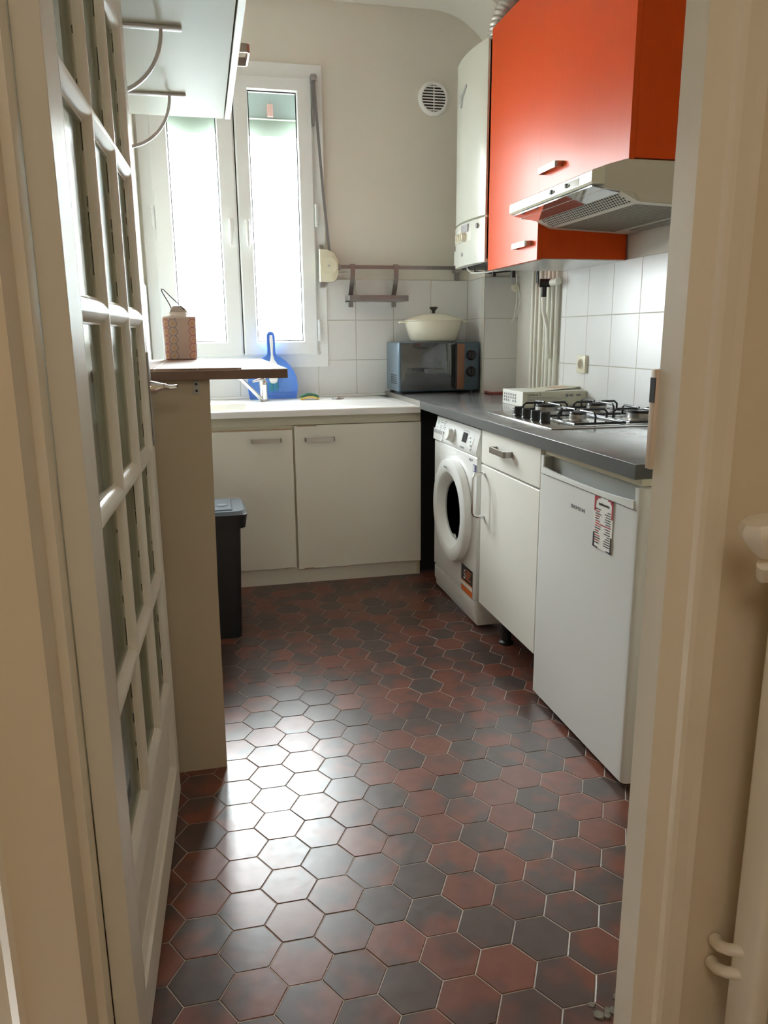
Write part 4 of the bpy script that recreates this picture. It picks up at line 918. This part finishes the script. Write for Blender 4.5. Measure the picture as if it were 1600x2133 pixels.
# ================================================================== HALL: radiator with valve
ra = thing('radiator', 'cream painted panel radiator at the right edge, beside the doorway', 'radiator', (.80,.90,.12))
rp = MB()
for k in range(3): rp.box(.807+.052*k,.807+.052*k+.038,.870,.935,.03,.93,.012,seg=3)
rp.box(.815,.955,.885,.92,.15,.19,.006).box(.815,.955,.885,.92,.86,.90,.006)
part('panel', rp, JAMB, ra)
vl = MB().lathe([(.010,-.030),(.020,-.018),(.029,-.002),(.033,.010),(.033,.016),(.027,.025),(.012,.028),(0,.028)],8,M=rot_to((.740,.875,.945),(-.25,0,1)))
tv = part('thermostatic_valve', vl, JAMB, ra, 'cream faceted thermostatic valve head')
part('valve_body', MB().tube([(.744,.875,.905),(.756,.888,.885),(.82,.90,.88)],[.010,.012,.012],12), JAMB, tv)
part('tail_pipe', MB().tube([(.806,.968,.195),(.800,.950,.200),(.800,.925,.215),(.82,.90,.23)],[.012,.010,.010,.010],12), JAMB, ra)
part('tail_pipe', MB().tube([(.804,.968,.150),(.799,.950,.155),(.800,.925,.170),(.82,.90,.185)],[.012,.010,.010,.010],12), JAMB, ra)

# ================================================================== LIGHT
w = bpy.data.worlds.new('World'); SC.world = w; w.use_nodes = True
bg = w.node_tree.nodes['Background']; bg.inputs[0].default_value = (.93,.97,1.0,1)
wt_ = w.node_tree; wc = wt_.nodes.new('ShaderNodeTexCoord'); wsp = wt_.nodes.new('ShaderNodeSeparateXYZ'); wm_ = wt_.nodes.new('ShaderNodeMapRange')
wt_.links.new(wc.outputs['Generated'], wsp.inputs[0]); wt_.links.new(wsp.outputs[2], wm_.inputs[0])
wm_.inputs[1].default_value = -.25; wm_.inputs[2].default_value = .05; wm_.inputs[3].default_value = 4.0; wm_.inputs[4].default_value = 20.0
wt_.links.new(wm_.outputs[0], bg.inputs[1])   # overcast sky above, dimmer street below
L = bpy.data.lights.new('window_daylight', 'AREA'); L.shape = 'RECTANGLE'; L.size = .90; L.size_y = 1.5; L.cycles.is_portal = True
lo = bpy.data.objects.new('window_daylight', L); COL.objects.link(lo); lo.location = (.22,YB+.21,1.82); lo.rotation_euler = (-PI/2,0,0)
L2 = bpy.data.lights.new('hall_fill', 'AREA'); L2.shape = 'DISK'; L2.size = 1.1; L2.energy = 3.5; L2.color = (1,.90,.75)  # unseen warm fill light added behind the camera to brighten the hall
l2 = bpy.data.objects.new('hall_fill', L2); COL.objects.link(l2); l2.location = (-.1,-.9,2.55)

# ================================================================== CAMERA
f_, pit, yaw, rol = 1597.335, .227174269, .227276463, -.008585863
fw = Vector((math.sin(yaw)*math.cos(pit), math.cos(yaw)*math.cos(pit), -math.sin(pit)))
rt = Vector((math.cos(yaw), -math.sin(yaw), 0)); up = rt.cross(fw)
r2 = rt*math.cos(rol) + up*math.sin(rol); u2 = -rt*math.sin(rol) + up*math.cos(rol)
cd = bpy.data.cameras.new('camera'); cam = bpy.data.objects.new('camera', cd); COL.objects.link(cam)
cd.sensor_fit = 'VERTICAL'; cd.sensor_height = 36; cd.lens = 36*f_/2133; cd.clip_start = .02; cd.clip_end = 200
b = -fw
cam.matrix_world = Matrix(((r2.x,u2.x,b.x,0),(r2.y,u2.y,b.y,0),(r2.z,u2.z,b.z,1.22),(0,0,0,1)))
SC.camera = cam
vs_ = SC.view_settings; vs_.view_transform = 'Standard'; vs_.look = 'None'; vs_.exposure = 2.1; vs_.gamma = 1; vs_.use_curve_mapping = False
SC.cycles.max_bounces = 12; SC.cycles.diffuse_bounces = 8; SC.cycles.transparent_max_bounces = 16
SC.cycles.caustics_reflective = False; SC.cycles.caustics_refractive = False
